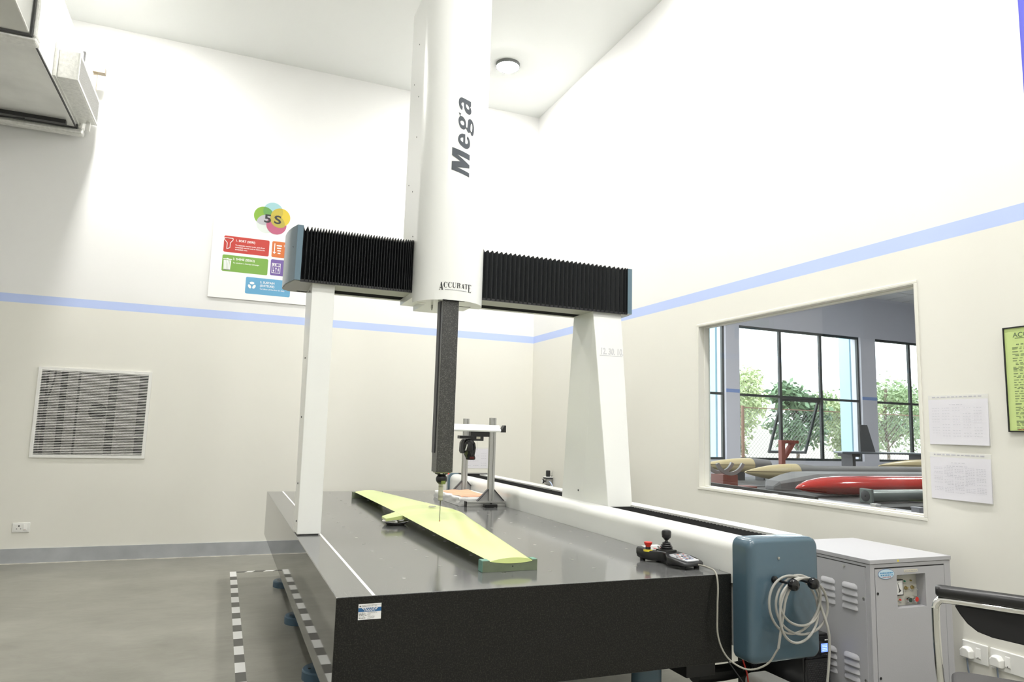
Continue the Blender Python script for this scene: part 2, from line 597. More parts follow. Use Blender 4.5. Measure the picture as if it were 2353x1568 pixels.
# ------------------------------------------------------------------ return-air grille in the back wall
gx0, gx1, gz0, gz1 = -1.543, -0.638, 0.905, 1.705
gr = thing('air_grille', 'white louvred return air grille in the lower left of the back wall', 'grille', ((gx0+gx1)/2, YB, gz0))
fr = MB()
w = 0.027
y0, y1 = YB-0.012, YB+0.006
fr.prism([(gx0, gz0), (gx1, gz0), (gx1-w, gz0+w), (gx0+w, gz0+w)], 'y', y0, y1)
fr.prism([(gx0, gz1), (gx1, gz1), (gx1-w, gz1-w), (gx0+w, gz1-w)], 'y', y0, y1)
fr.prism([(gx0, gz0), (gx0+w, gz0+w), (gx0+w, gz1-w), (gx0, gz1)], 'y', y0, y1)
fr.prism([(gx1, gz0), (gx1-w, gz0+w), (gx1-w, gz1-w), (gx1, gz1)], 'y', y0, y1)
part('frame', fr, WHITE2, gr)
N = 52
pitch = (gz1-gz0-2*w)/N
slat0 = None
for i in range(N):
    z = gz0+w+pitch*(i+0.5)
    if slat0 is None:
        slat0 = part('slat', MB().prism([(YB-0.010, z-0.0030), (YB-0.010, z+0.0030), (YB+0.008, z+0.0026), (YB+0.008, z-0.0020)], 'x', gx0+w, gx1-w), WHITE2, gr)
    else:
        dup_mesh(slat0, 'slat', gr, (0, 0, pitch*i))
# plenum behind the slats, with loose grey panels and a round inspection cut-out
PANEL = mat('plenum_panel', (0.36, 0.35, 0.33), 0.6)
part('plenum', MB().box((VX0, YB+0.42, VZ0), (VX1, YB+0.44, VZ1)).box((VX0-0.02, YB+0.03, VZ0), (VX0, YB+0.44, VZ1)).box((VX1, YB+0.03, VZ0), (VX1+0.02, YB+0.44, VZ1))
     .box((VX0, YB+0.03, VZ0-0.02), (VX1, YB+0.44, VZ0)).box((VX0, YB+0.03, VZ1), (VX1, YB+0.44, VZ1+0.02)), mat('plenum_dark', (0.006, 0.006, 0.006), 0.9), gr)
def panel(poly):
    return MB().prism(poly, 'y', YB+0.030, YB+0.034)
part('filter_panel', panel([(-1.455, VZ0), (-1.372, VZ0), (-1.372, VZ1), (-1.405, VZ1), (-1.42, 1.56), (-1.455, 1.42)]), PANEL, gr)
part('filter_panel', panel([(-1.463, 1.45), (-1.427, 1.62), (-1.427, VZ1), (-1.463, VZ1)]), PANEL, gr)
part('filter_panel', panel([(-1.318, VZ0), (-1.236, VZ0), (-1.236, VZ1), (-1.318, VZ1)]), PANEL, gr)
hole = circ(-1.06, 1.325, 0.075, 28)
pn = MB()
outer = [(-1.216, VZ0), (-0.985, VZ0), (-0.985, VZ1), (-1.216, VZ1)]
loops = [[Vector((p[0], p[1], 0)) for p in outer], [Vector((p[0], p[1], 0)) for p in reversed(hole)]]
flat = [p for l in loops for p in l]
pn.add([(p.x, YB+0.03, p.y) for p in flat], tessellate_polygon(loops))
pn.add([(p.x, YB+0.034, p.y) for p in flat], tessellate_polygon(loops))
part('filter_panel', pn, PANEL, gr)
part('filter_panel', panel([(-0.918, VZ0), (-0.742, VZ0), (-0.742, VZ1), (-0.918, VZ1)]), PANEL, gr)

# ------------------------------------------------------------------ floor marking tape beside the machine
tp = thing('floor_marking_tape', 'black and white chequered marking tape stuck on the grey floor', 'tape', (0.18, 6.58, 0.0))
ys = [6.587, 6.377, 6.248, 6.067, 5.943, 5.78, 5.646, 5.48, 5.347, 5.186, 5.04, 4.877, 4.734, 4.577, 4.43, 4.273, 4.134, 3.976]
while ys[-1] > 1.2:
    ys.append(ys[-1]-(0.142 if len(ys) % 2 == 0 else 0.158))
for i in range(len(ys)-1):
    part('tape_segment', MB().box((0.155, ys[i+1], 0.0), (0.206, ys[i], 0.0012)), TAPEW if i % 2 == 0 else TAPEK, tp)
xs = [0.206, 0.27, 0.33, 0.42, 0.50, 0.58, 0.66]
for i in range(len(xs)-1):
    z = 0.02
    part('tape_segment', MB().prism([(xs[i], 6.535), (xs[i+1], 6.535), (xs[i+1]+0.03, 6.587), (xs[i]+(0.03 if i else 0), 6.587)], 'z', 0.0, 0.0010), TAPEK if i % 2 == 0 else TAPEW, tp)

# ------------------------------------------------------------------ coordinate measuring machine
TZ = 0.693
TX0, TX1, TY0, TY1 = 0.393, 2.013, 2.445, 6.32
cmm = thing('measuring_machine', 'large white bridge measuring machine on a black granite table', 'measuring machine', ((TX0+TX1)/2, (TY0+TY1)/2, 0))
slab = MB()
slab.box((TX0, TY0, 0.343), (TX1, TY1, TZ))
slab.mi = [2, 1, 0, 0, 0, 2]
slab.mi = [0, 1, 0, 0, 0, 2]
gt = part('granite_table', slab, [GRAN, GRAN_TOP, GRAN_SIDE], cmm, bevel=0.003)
part('guide_line', MB().box((0.513, TY0+0.004, TZ-0.001), (0.524, TY1-0.004, TZ+0.0006)), PRINTW, gt)
ins = MB()
for i in range(7):
    for j in range(18):
        x, y = 0.680+0.2043*i, 2.690+0.2030*j
        ins.lathe([(0.0055, -0.004), (0.0085, -0.004), (0.0085, 0.0005), (0.0055, 0.0005)], (x, y, TZ), n=10)
part('threaded_inserts', ins, STEEL, gt, kind='stuff')
# levelling feet
def foot(x, y):
    f = part('levelling_foot', MB().lathe([(0.102, 0), (0.102, 0.040), (0.096, 0.047), (0.045, 0.052), (0.030, 0.06), (0.030, 0.343)], (x, y, 0), n=28), FOOTBLUE, cmm, smooth=True)
    part('pad_hole', MB().lathe([(0.0075, 0.0), (0.0075, 0.002)], (x-0.066, y-0.01, 0.0495), n=10), BLACK, f)
    return f
for fx, fy in ((0.562, 5.93), (0.562, 4.85), (0.562, 3.79), (0.562, 2.75), (1.86, 5.9), (1.86, 4.4)):
    foot(fx, fy)
part('support_post', MB().lathe([(0.063, 0), (0.063, 0.343)], (1.72, 2.63, 0), n=28), BLUE, cmm, smooth=True)
part('support_block', MB().box((1.885, 2.58, 0.245), (2.035, 2.74, 0.343)), BLACK, cmm, bevel=0.004)
# calibration sticker on the front face
sy = TY0-0.0008
st = part('calibration_sticker', MB().box((0.468, sy, 0.617), (0.545, TY0, 0.668)), PRINTW, gt)
part('sticker_band', MB().box((0.468, sy-0.0004, 0.6425), (0.545, sy, 0.6555)), mat('sticker_blue', (0.02, 0.12, 0.30), 0.4), st)
E1, E3, EN = (1, 0, 0), (0, 0, 1), (0, -1, 0)
m = MB()
merge(m, text_mb('ACCURATE GAUGING & INSTRUMENTS P LTD', 0.0036, (0.478, sy, 0.6625), E1, E3, EN, width=0.064, depth=0.0004))
dashes(m, (0.478, sy, 0.659), E1, E3, EN, 0.052, 0.0016, 11, 0.0004)
for i in range(5):
    dashes(m, (0.4705, sy, 0.6385-i*0.0042), E1, E3, EN, 0.018+0.004*(i % 3), 0.0016, 4, 0.0004)
merge(m, MB().prism(circ(0.4735, 0.6608, 0.0024, 14), 'y', sy-0.0004, sy))
part('sticker_print', m, INKB, st)
m = MB()
dashes(m, (0.480, sy-0.0004, 0.6525), E1, E3, EN, 0.053, 0.0022, 7, 0.0004)
dashes(m, (0.484, sy-0.0004, 0.6488), E1, E3, EN, 0.046, 0.0022, 6, 0.0004)
dashes(m, (0.488, sy-0.0004, 0.6450), E1, E3, EN, 0.036, 0.0018, 5, 0.0004)
part('sticker_heading', m, PRINTW, st)
m = MB()
for i, wd in enumerate((0.034, 0.014, 0.012, 0.026, 0.025)):
    pts = []
    for k in range(int(wd/0.0011)):
        pts.append((0.499+k*0.0011, sy-0.0004, 0.6375-i*0.0042+random.uniform(0, 0.0028)))
    m.tube(pts, 0.00028, n=4)
part('sticker_handwriting', m, INKB, st)

# guideway cover along the right side
CZ = 0.838
prof = [(2.016, 0.655), (2.016, CZ-0.055)]
for k in range(1, 9):
    a = PI-PI/2*k/8
    prof.append((2.071+0.055*math.cos(a), CZ-0.055+0.055*math.sin(a)))
prof += [(2.108, CZ), (2.108, CZ-0.035), (2.275, CZ-0.035), (2.275, CZ+0.004), (2.385, CZ+0.004), (2.385, 0.40), (2.03, 0.40), (2.03, 0.655)]
gcv = part('guideway_cover', MB().prism(prof, 'y', 2.43, 6.40), WHITE, cmm, smooth=True, ang=25)
part('cover_lip', MB().box((2.268, 2.43, CZ-0.012), (2.278, 6.40, CZ+0.006)), WHITE2, gcv)
bl = MB()
n = 300
rings = []
for i in range(n+1):
    y = 2.43+(6.395-2.43)*i/n
    z = CZ-0.009+(0.006 if i % 2 else 0.0)
    rings.append([(2.1085, y, z), (2.2675, y, z)])
bl.loft(rings, cap=False, closed=False)
part('guideway_bellows', bl, mat('guideway_matt_black', (0.008, 0.008, 0.008), 0.7, spec=0.08), gcv)
for y in (2.52, 4.2, 5.6):
    part('screw', MB().lathe([(0.005, 0.0), (0.005, -0.002), (0.001, -0.003)], (2.016, y, 0.69), axis='x', n=10), STEEL, gcv)
def endcap(name, ya, yb, x0, x1, z0, z1, r, m, rr=0.03):
    rings = []
    for y, ins_ in ((ya, 0.016), (ya+(yb-ya)*0.04, 0.009), (ya+(yb-ya)*0.12, 0.003), (ya+(yb-ya)*0.25, 0), (yb, 0)):
        rings.append([(p[0], y, p[1]) for p in rrect(x0+ins_, z0+ins_, x1-ins_, z1-ins_, max(0.01, r-ins_*0.4), 6)])
    return part(name, MB().loft(rings), m, cmm, smooth=True, ang=50)
cap = endcap('guideway_end_cap', 2.335, 2.437, 2.014, 2.385, 0.356, 0.846, 0.036, BLUE)
part('screw', MB().lathe([(0.006, 0.0), (0.006, -0.003), (0.002, -0.004)], (2.165, 2.336, 0.768), axis='y', n=12), STEEL, cap)
for hx in (2.138, 2.240):
    hk = part('cable_hook', MB().lathe([(0.0, 0.0), (0.014, 0.0), (0.014, -0.010), (0.006, -0.016), (0.005, -0.085), (0.012, -0.090), (0.021, -0.097), (0.024, -0.109), (0.020, -0.121), (0.010, -0.128), (0.001, -0.130)], (hx, 2.335, 0.685), axis='y', n=18), GLOSSBLACK, cmm, smooth=True)
rc = endcap('guideway_rear_cap', 6.46, 6.40, 2.000, 2.385, 0.36, 0.846, 0.04, BLUE_LIT)
part('rear_tray', MB().box((2.10, 6.28, CZ-0.03), (2.385, 6.41, CZ+0.010)), BLACK, gcv)

# left leg of the bridge
yF = 3.832
ll = MB()
ll.loft([[(0.397, yF, 0.698), (0.517, yF, 0.698), (0.517, yF+0.17, 0.698), (0.397, yF+0.17, 0.698)],
         [(0.393, yF, 2.03), (0.513, yF, 2.03), (0.513, yF+0.30, 2.03), (0.393, yF+0.30, 2.03)]])
leg = part('bridge_leg', ll, WHITE, cmm, bevel=0.004)
part('air_bearing', MB().box((0.41, yF+0.01, TZ), (0.505, yF+0.16, 0.699)), DARKGREY, cmm)
for z, dy in ((1.985, 0.09), (1.62, 0.12), (1.30, 0.12), (0.95, 0.09), (0.76, 0.05)):
    xs = 0.397-0.004*(z-0.698)/1.33
    part('screw', MB().lathe([(0.005, 0.0), (0.005, -0.003), (0.001, -0.003)], (xs, yF+dy, z), axis='x', n=10), DARKGREY, leg)
# right leg: broad tapering pillar on the guideway
def rl(x0, xf, x1, x1f, yf, yr, z, yc):
    return [(xf, yf, z), (x1f, yf, z), (x1, yr, z), (x0, yr, z), (x0, yc, z)]
rleg = part('bridge_leg', MB().loft([rl(2.098, 2.118, 2.29, 2.275, 3.635, 4.215, CZ-0.03, 3.93), rl(2.098, 2.116, 2.295, 2.28, 3.645, 4.21, CZ+0.02, 3.92),
                                     rl(2.098, 2.103, 2.302, 2.30, 3.80, 4.105, 1.86, 3.83), rl(2.098, 2.0985, 2.304, 2.303, 3.828, 4.085, 2.03, 3.835)]), WHITE, cmm, bevel=0.004)
part('screw', MB().lathe([(0.006, 0.0), (0.006, -0.003), (0.001, -0.003)], (2.098, 3.98, 0.90), axis='x', n=10), DARKGREY, rleg)
# size marking engraved on the right leg front
nf = Vector((0, -(1.86-0.858), 3.645-3.80)).normalized()
nf = Vector((0, -1, -0.1546)).normalized()
upv = Vector((0, 0.1546, 1)).normalized()
def yleg(z): return 3.645+(3.80-3.645)*(z-0.858)/(1.86-0.858)
mk = text_mb('12. 30. 10.', 0.058, (2.128, yleg(1.745), 1.745), (1, 0, 0), upv, nf, shear=0.18, width=0.158, depth=0.0008, outline=0.0011)
zb = 1.737
yb_ = yleg(zb)
mk.tube([(2.126, yb_-0.0008, zb), (2.287, yb_-0.0008, zb)], 0.0011, n=5)
part('size_marking', mk, INKL, rleg, label='engraved size marking 12. 30. 10.')

# beam with concertina bellows
BZ0, BZ1 = 2.012, 2.312
BY = 3.795
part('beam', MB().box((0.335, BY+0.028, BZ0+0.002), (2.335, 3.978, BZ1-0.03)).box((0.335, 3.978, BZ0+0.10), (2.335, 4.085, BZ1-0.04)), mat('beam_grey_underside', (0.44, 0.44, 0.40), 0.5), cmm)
part('beam_rail', MB().box((0.335, 4.086, BZ0), (2.335, 4.115, BZ1-0.05)), WHITE2, cmm, bevel=0.003)
def bellows(name, xa, xb, n, wide_first, dep):
    ws = []
    for i in range(n):
        ws.append(1.0)
    if wide_first:
        ws = [1.55, 1.5, 1.15]+[1.06-0.0*i for i in range(n-10)]+[0.8, 0.75, 0.7, 0.6, 0.5, 0.4, 0.35]
    else:
        ws = [1.0]*(n-6)+[1.15, 1.15, 1.1, 1.0, 0.7, 0.5]
    tot = sum(ws)
    xs = [xa]
    for w_ in ws:
        xs.append(xs[-1]+(xb-xa)*w_/tot)
    def ring(x, d):
        return [(x, BY+d, BZ0+d*0.25), (x, BY+d, BZ1-d), (x, 4.10-d, BZ1-d), (x, 4.10-d, BZ0+0.11+d*0.25), (x, 4.078-d, BZ0+0.11+d*0.25), (x, 4.078-d, BZ1-d-0.01), (x, BY+d+0.01, BZ1-d-0.01), (x, BY+d+0.01, BZ0+d*0.25)]
    rings = []
    for i in range(len(xs)-1):
        mid = (xs[i]+xs[i+1])/2
        tip = 0.0014
        rings.append(ring(xs[i]-min(tip, 0.2*(xs[i+1]-xs[i])) if i else xs[i], 0.0))
        if i: rings.append(ring(xs[i]+min(tip, 0.2*(xs[i+1]-xs[i])), 0.0))
        rings.append(ring(mid, dep))
    rings.append(ring(xs[-1], 0.0))
    o = part(name, MB().loft(rings), BELLOW, cmm)
    part('bellows_hem', MB().box((xa, BY+0.004, BZ0-0.001), (xb, BY+0.016, BZ0+0.012)), BLACK, o)
    return o
bellows('beam_bellows', 0.326, 0.945, 43, True, 0.021)
bellows('beam_bellows', 1.318, 2.330, 35, False, 0.013)
part('rail_rack', MB().box((0.335, 3.980, BZ0+0.004), (2.335, 4.084, BZ0+0.03)), mat('rack_matt_black', (0.006, 0.006, 0.006), 0.8, spec=0.05), cmm)
# rounded blue end covers of the beam
plan = [(0.326, 3.79), (0.296, 3.79), (0.2755, 3.86), (0.262, 3.93), (0.2555, 4.00), (0.254, 4.06), (0.258, 4.10), (0.268, 4.125), (0.290, 4.135), (0.326, 4.135)]
lc = part('beam_end_cover', MB().prism(plan, 'z', BZ0+0.004, BZ1+0.002), BLUE_LIT, cmm, smooth=True, ang=18)
part('screw', MB().lathe([(0.004, 0.0), (0.004, -0.002), (0.001, -0.003)], (0.283, 3.832, 2.20), axis='x', n=8), BLACK, lc)
part('cover_slot', MB().box((0.300, 4.05, BZ0+0.002), (0.395, 4.062, BZ0+0.006)), BLACK, lc)
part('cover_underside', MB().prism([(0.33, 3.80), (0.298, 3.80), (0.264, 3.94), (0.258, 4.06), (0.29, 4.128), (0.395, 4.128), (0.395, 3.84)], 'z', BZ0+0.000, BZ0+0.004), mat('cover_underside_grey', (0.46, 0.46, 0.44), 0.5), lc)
part('beam_end_cover', MB().prism([(2.330, 3.79), (2.360, 3.79), (2.366, 3.80), (2.385, 3.9), (2.39, 4.03), (2.37, 4.135), (2.330, 4.135)], 'z', BZ0+0.004, BZ1-0.004), BLUE_LIT, cmm, smooth=True, ang=18)

# vertical column cover with rounded front, carrying the lettering
ZCX, ZCY, ZR = 1.13, 3.775, 0.198
ZB, ZT = 1.95, 3.835
pl = []
for k in range(0, 37):
    a = PI+PI*k/36
    pl.append((ZCX+ZR*math.cos(a), ZCY+ZR*math.sin(a)))
pl += [(ZCX+ZR, 4.08), (ZCX-ZR, 4.08)]
zc = MB()
zc.prism(pl, 'z', BZ1-0.33, ZT)
inner = [(ZCX+(x-ZCX)*0.985, ZCY+(y-ZCY)*0.985) for x, y in pl[:37]]
pl2 = pl[:37]+[(ZCX+ZR, 3.788), (ZCX-ZR, 3.788)]
zc.prism(pl2, 'z', ZB, BZ1-0.33)
zcov = part('column_cover', zc, WHITE, cmm, smooth=True, ang=30)
part('carriage_housing', MB().box((1.007, 3.74, ZB+0.001), (1.19, 4.062, BZ0+0.03)), WHITE, cmm, bevel=0.002)
part('cover_plate_edge', MB().prism([(ZCX-ZR+0.012, 3.74), (ZCX-ZR+0.012, 3.755), (1.0, 3.755), (1.0, 3.74)], 'z', ZB-0.001, ZB+0.002), WHITE2, zcov)
part('bottom_slot', MB().box((1.195, 3.742, ZB-0.0015), (1.262, 3.752, ZB+0.001)), BLACK, zcov)
part('bottom_slot', MB().box((1.055-0.004, 3.585, ZB-0.0015), (1.175, 3.60, ZB+0.001)), BLACK, zcov)
part('cable_gland', MB().lathe([(0.006, 0), (0.006, -0.02), (0.003, -0.022), (0.003, -0.03)], (1.048, 3.79, ZB), n=10), STEEL, zcov)
for z, y in ((3.55, 3.90), (3.33, 3.98), (3.20, 3.86), (2.95, 3.86), (2.70, 4.0), (2.63, 3.90), (2.345, 3.84)):
    part('screw', MB().lathe([(0.004, 0.0), (0.004, -0.002), (0.001, -0.002)], (ZCX-ZR, y, z), axis='x', n=8), DARKGREY, zcov)

def bend_glyphs(name, glyphs, m, parent, d=0.0012, label=None):
    bm = bmesh.new()
    for loops in glyphs:
        L = [[Vector((p[0], p[1], 0)) for p in l] for l in loops]
        fl = [bm.verts.new(p) for l in L for p in l]
        for tri in tessellate_polygon(L):
            try:
                bm.faces.new([fl[i] for i in tri])
            except ValueError:
                pass
    for _ in range(4):
        long = [e for e in bm.edges if e.calc_length() > 0.012]
        if not long: break
        bmesh.ops.subdivide_edges(bm, edges=long, cuts=1)
    bmesh.ops.triangulate(bm, faces=bm.faces)
    mb = MB()
    bm.verts.index_update()
    vs = []
    for v in bm.verts:
        a = v.co.x/ZR
        vs.append((ZCX+(ZR+d)*math.sin(a), ZCY-(ZR+d)*math.cos(a), v.co.y))
    mb.add(vs, [[v.index for v in f.verts] for f in bm.faces])
    bm.free()
    return part(name, mb, m, parent, label=label)
MEGA=[[[(-0.0627,2.8113),(0.0396,2.7801),(0.0402,2.7485),(-0.0328,2.7711),(0.0403,2.7201),(0.0403,2.7017),(-0.0312,2.6975),(0.0401,2.6743),(0.0411,2.6504),(-0.0617,2.682),(-0.062,2.7303),(-0.0138,2.7332),(-0.0619,2.7656)]],[[(0.0081,2.8942),(-0.0018,2.8961),(-0.0099,2.896),(-0.0177,2.893),(-0.0245,2.8878),(-0.0298,2.878),(-0.0324,2.8657),(-0.0317,2.8545),(-0.0285,2.8445),(-0.0234,2.8362),(-0.0168,2.8284),(-0.0102,2.8227),(-0.0036,2.818),(0.0047,2.8134),(0.013,2.8119),(0.0205,2.8122),(0.0272,2.8147),(0.0333,2.8197),(0.0373,2.8272),(0.0394,2.8375),(0.0393,2.8488),(0.0378,2.8582),(0.0349,2.8673),(0.0295,2.878),(0.0229,2.8871),(0.0173,2.8735),(0.0228,2.8643),(0.0258,2.8579),(0.0268,2.8522),(0.0256,2.8464),(0.022,2.8417),(0.017,2.8393),(0.0119,2.8398),(0.0094,2.8451)],[(-0.0032,2.8725),(-0.008,2.8729),(-0.0128,2.8718),(-0.0168,2.8686),(-0.0185,2.8644),(-0.0183,2.8596),(-0.0159,2.8544),(-0.0123,2.8508),(-0.008,2.848),(-0.0031,2.8459)]],[[(-0.0341,3.0167),(-0.0195,3.0123),(-0.0224,3.0069),(-0.0235,3.0019),(-0.0223,2.9968),(-0.0153,2.9967),(-0.0098,2.9944),(-0.0038,2.9896),(0.0013,2.9835),(0.0057,2.9746),(0.0083,2.9653),(0.0101,2.9543),(0.0105,2.943),(0.0118,2.9377),(0.0142,2.935),(0.0176,2.9348),(0.0195,2.9378),(0.0201,2.9484),(0.0206,2.9616),(0.0209,2.9731),(0.0223,2.981),(0.0255,2.9867),(0.0306,2.9897),(0.0363,2.9899),(0.0429,2.9872),(0.0491,2.9808),(0.054,2.9724),(0.0579,2.9621),(0.0608,2.9498),(0.0617,2.937),(0.0615,2.9238),(0.0601,2.9119),(0.0578,2.9023),(0.0539,2.8959),(0.0502,2.8949),(0.0456,2.8972),(0.0421,2.9024),(0.04,2.9094),(0.038,2.9137),(0.0352,2.9123),(0.0329,2.9088),(0.0297,2.9073),(0.0262,2.9081),(0.022,2.9107),(0.0176,2.9168),(0.014,2.9241),(0.0114,2.9301),(0.0087,2.9308),(0.0069,2.9265),(0.0034,2.9222),(-0.0017,2.9199),(-0.0076,2.9204),(-0.0135,2.923),(-0.0194,2.9285),(-0.0248,2.9358),(-0.0292,2.9456),(-0.0325,2.9566),(-0.0341,2.9678),(-0.0342,2.9775),(-0.0326,2.9852),(-0.0294,2.9912),(-0.0267,2.9955),(-0.0272,3.0003),(-0.0299,3.0058)],[(-0.0153,2.9715),(-0.0102,2.9711),(-0.0059,2.9683),(-0.0024,2.9631),(-0.0002,2.957),(0.0,2.9505),(-0.0027,2.9454),(-0.0069,2.9437),(-0.0117,2.9444),(-0.0167,2.9485),(-0.0204,2.9541),(-0.0225,2.9603),(-0.0224,2.9652),(-0.0197,2.9695)],[(0.0417,2.9645),(0.0446,2.966),(0.0472,2.9638),(0.0494,2.9562),(0.0506,2.9467),(0.0506,2.9369),(0.0499,2.9269),(0.0484,2.9199),(0.0455,2.9171),(0.0422,2.9175),(0.0398,2.9224),(0.038,2.9301),(0.0379,2.9415),(0.0388,2.9549)]],[[(0.0357,3.0922),(0.0368,3.0644),(0.0333,3.0625),(0.031,3.0598),(0.0336,3.0563),(0.0368,3.0486),(0.0392,3.0414),(0.0399,3.034),(0.0388,3.0255),(0.0358,3.0193),(0.0307,3.015),(0.0254,3.0143),(0.0185,3.0158),(0.0115,3.0201),(0.0053,3.0262),(0.0004,3.034),(-0.0032,3.0425),(-0.0052,3.0526),(-0.006,3.0639),(-0.0063,3.0727),(-0.0085,3.0772),(-0.0121,3.0785),(-0.0168,3.077),(-0.0205,3.0728),(-0.0216,3.0677),(-0.0204,3.0619),(-0.017,3.0569),(-0.0127,3.0528),(-0.0157,3.0316),(-0.021,3.0356),(-0.0263,3.0423),(-0.0307,3.0509),(-0.0339,3.0609),(-0.0359,3.0721),(-0.0361,3.0836),(-0.0346,3.0943),(-0.0311,3.1017),(-0.0259,3.1061),(-0.0205,3.1073),(-0.0147,3.1063),(0.0051,3.1001)],[(0.0045,3.071),(0.0102,3.0713),(0.0157,3.0697),(0.0203,3.0652),(0.0236,3.0598),(0.026,3.0532),(0.0258,3.0472),(0.0225,3.0438),(0.0174,3.0438),(0.0122,3.0471),(0.0082,3.0538),(0.0055,3.0624)]]]
ACCURATE=[[[(-0.0936,2.0465),(-0.0895,2.0475),(-0.081,2.0054),(-0.0787,2.0037),(-0.0907,2.0034),(-0.0883,2.0056),(-0.0899,2.0121),(-0.095,2.0359)]],[[(-0.0934,2.0428),(-0.0923,2.041),(-0.0998,2.0061),(-0.1014,2.0061)]],[[(-0.1039,2.0031),(-0.0971,2.0032),(-0.0983,2.0061),(-0.102,2.0061)]],[[(-0.0983,2.018),(-0.0904,2.0176),(-0.0899,2.0141),(-0.099,2.0142)]],[[(-0.0692,2.0482),(-0.0728,2.047),(-0.0758,2.0435),(-0.0779,2.0385),(-0.0788,2.0316),(-0.0778,2.0257),(-0.0753,2.0207),(-0.0721,2.0178),(-0.0671,2.0167),(-0.0694,2.0191),(-0.0714,2.0227),(-0.0724,2.0272),(-0.0725,2.0337),(-0.0718,2.0401),(-0.0705,2.0447),(-0.0679,2.0471)]],[[(-0.0701,2.0481),(-0.0656,2.0475),(-0.0606,2.0452),(-0.0586,2.0457),(-0.059,2.0397),(-0.0599,2.0397),(-0.0619,2.0434),(-0.0656,2.0461),(-0.0692,2.0469)]],[[(-0.0684,2.0166),(-0.0676,2.018),(-0.0644,2.0181),(-0.061,2.0213),(-0.0594,2.0259),(-0.0585,2.0255),(-0.0602,2.0199),(-0.0639,2.0165)]],[[(-0.0454,2.0483),(-0.049,2.047),(-0.052,2.0434),(-0.054,2.0384),(-0.055,2.0315),(-0.054,2.0255),(-0.0515,2.0206),(-0.0483,2.0178),(-0.0433,2.0168),(-0.0456,2.0191),(-0.0476,2.0227),(-0.0486,2.0272),(-0.0487,2.0336),(-0.048,2.0401),(-0.0466,2.0448),(-0.044,2.0473)]],[[(-0.0463,2.0481),(-0.0418,2.0477),(-0.0367,2.0454),(-0.0348,2.0461),(-0.0352,2.04),(-0.0361,2.04),(-0.038,2.0437),(-0.0417,2.0463),(-0.0454,2.047)]],[[(-0.0446,2.0167),(-0.0438,2.0181),(-0.0406,2.0183),(-0.0371,2.0215),(-0.0355,2.0262),(-0.0346,2.0258),(-0.0364,2.0202),(-0.0401,2.0167)]],[[(-0.0313,2.0467),(-0.0222,2.0468),(-0.0231,2.045),(-0.0249,2.0445),(-0.0248,2.0254),(-0.023,2.0205),(-0.0197,2.0185),(-0.0201,2.0168),(-0.0247,2.0183),(-0.0285,2.0222),(-0.0298,2.0264),(-0.0294,2.0447),(-0.0313,2.0451)]],[[(-0.0201,2.0168),(-0.016,2.0186),(-0.0131,2.0227),(-0.0124,2.0283),(-0.0122,2.0442),(-0.0136,2.044),(-0.0138,2.0291),(-0.0146,2.0237),(-0.0166,2.0204),(-0.0202,2.0184)]],[[(-0.0164,2.0461),(-0.0109,2.046),(-0.011,2.0441),(-0.0163,2.0439)]],[[(-0.0066,2.0462),(0.0009,2.0458),(0.0013,2.0194),(0.003,2.0177),(-0.0064,2.0174),(-0.0049,2.0191),(-0.0049,2.0445)]],[[(0.0007,2.0459),(0.0069,2.0462),(0.0118,2.0438),(0.0136,2.0403),(0.0123,2.036),(0.0084,2.0331),(0.0009,2.0324),(0.0009,2.0337),(0.0052,2.0344),(0.0069,2.0368),(0.0073,2.0414),(0.0058,2.0442),(0.0007,2.0444)]],[[(0.005,2.033),(0.0091,2.0335),(0.0114,2.0304),(0.0123,2.021),(0.0146,2.019),(0.0111,2.0175),(0.0079,2.0201),(0.007,2.0285)]],[[(0.0273,2.0436),(0.0303,2.0443),(0.0365,2.0191),(0.0383,2.0181),(0.0292,2.0177),(0.0311,2.0191),(0.0299,2.023),(0.0262,2.0372)]],[[(0.0274,2.0414),(0.0283,2.0403),(0.0226,2.0192),(0.0214,2.0191)]],[[(0.0196,2.0173),(0.0245,2.0174),(0.0236,2.0192),(0.021,2.0191)]],[[(0.0237,2.0264),(0.0295,2.0263),(0.0299,2.0242),(0.0232,2.0241)]],[[(0.0455,2.0445),(0.0514,2.0447),(0.0515,2.0196),(0.0531,2.0176),(0.0446,2.0175),(0.0461,2.0193)]],[[(0.0394,2.0457),(0.0569,2.045),(0.0566,2.0427),(0.0395,2.0435)]],[[(0.0392,2.0457),(0.0415,2.0453),(0.0394,2.0376),(0.0382,2.0377)]],[[(0.0552,2.0449),(0.0575,2.0448),(0.0573,2.0375),(0.056,2.0376)]],[[(0.0621,2.0452),(0.0692,2.0449),(0.0694,2.0038),(0.0638,2.0039)]],[[(0.0617,2.0455),(0.0821,2.0452),(0.0819,2.0377),(0.0804,2.0377),(0.0781,2.0429),(0.062,2.0431)]],[[(0.0693,2.0265),(0.0752,2.0265),(0.0759,2.0218),(0.0745,2.0219),(0.0736,2.0245),(0.0694,2.0247)]],[[(0.0616,2.0035),(0.0694,2.0041),(0.0784,2.0036),(0.0814,2.0092),(0.0836,2.0096),(0.0815,2.0012),(0.0617,2.0013)]]]
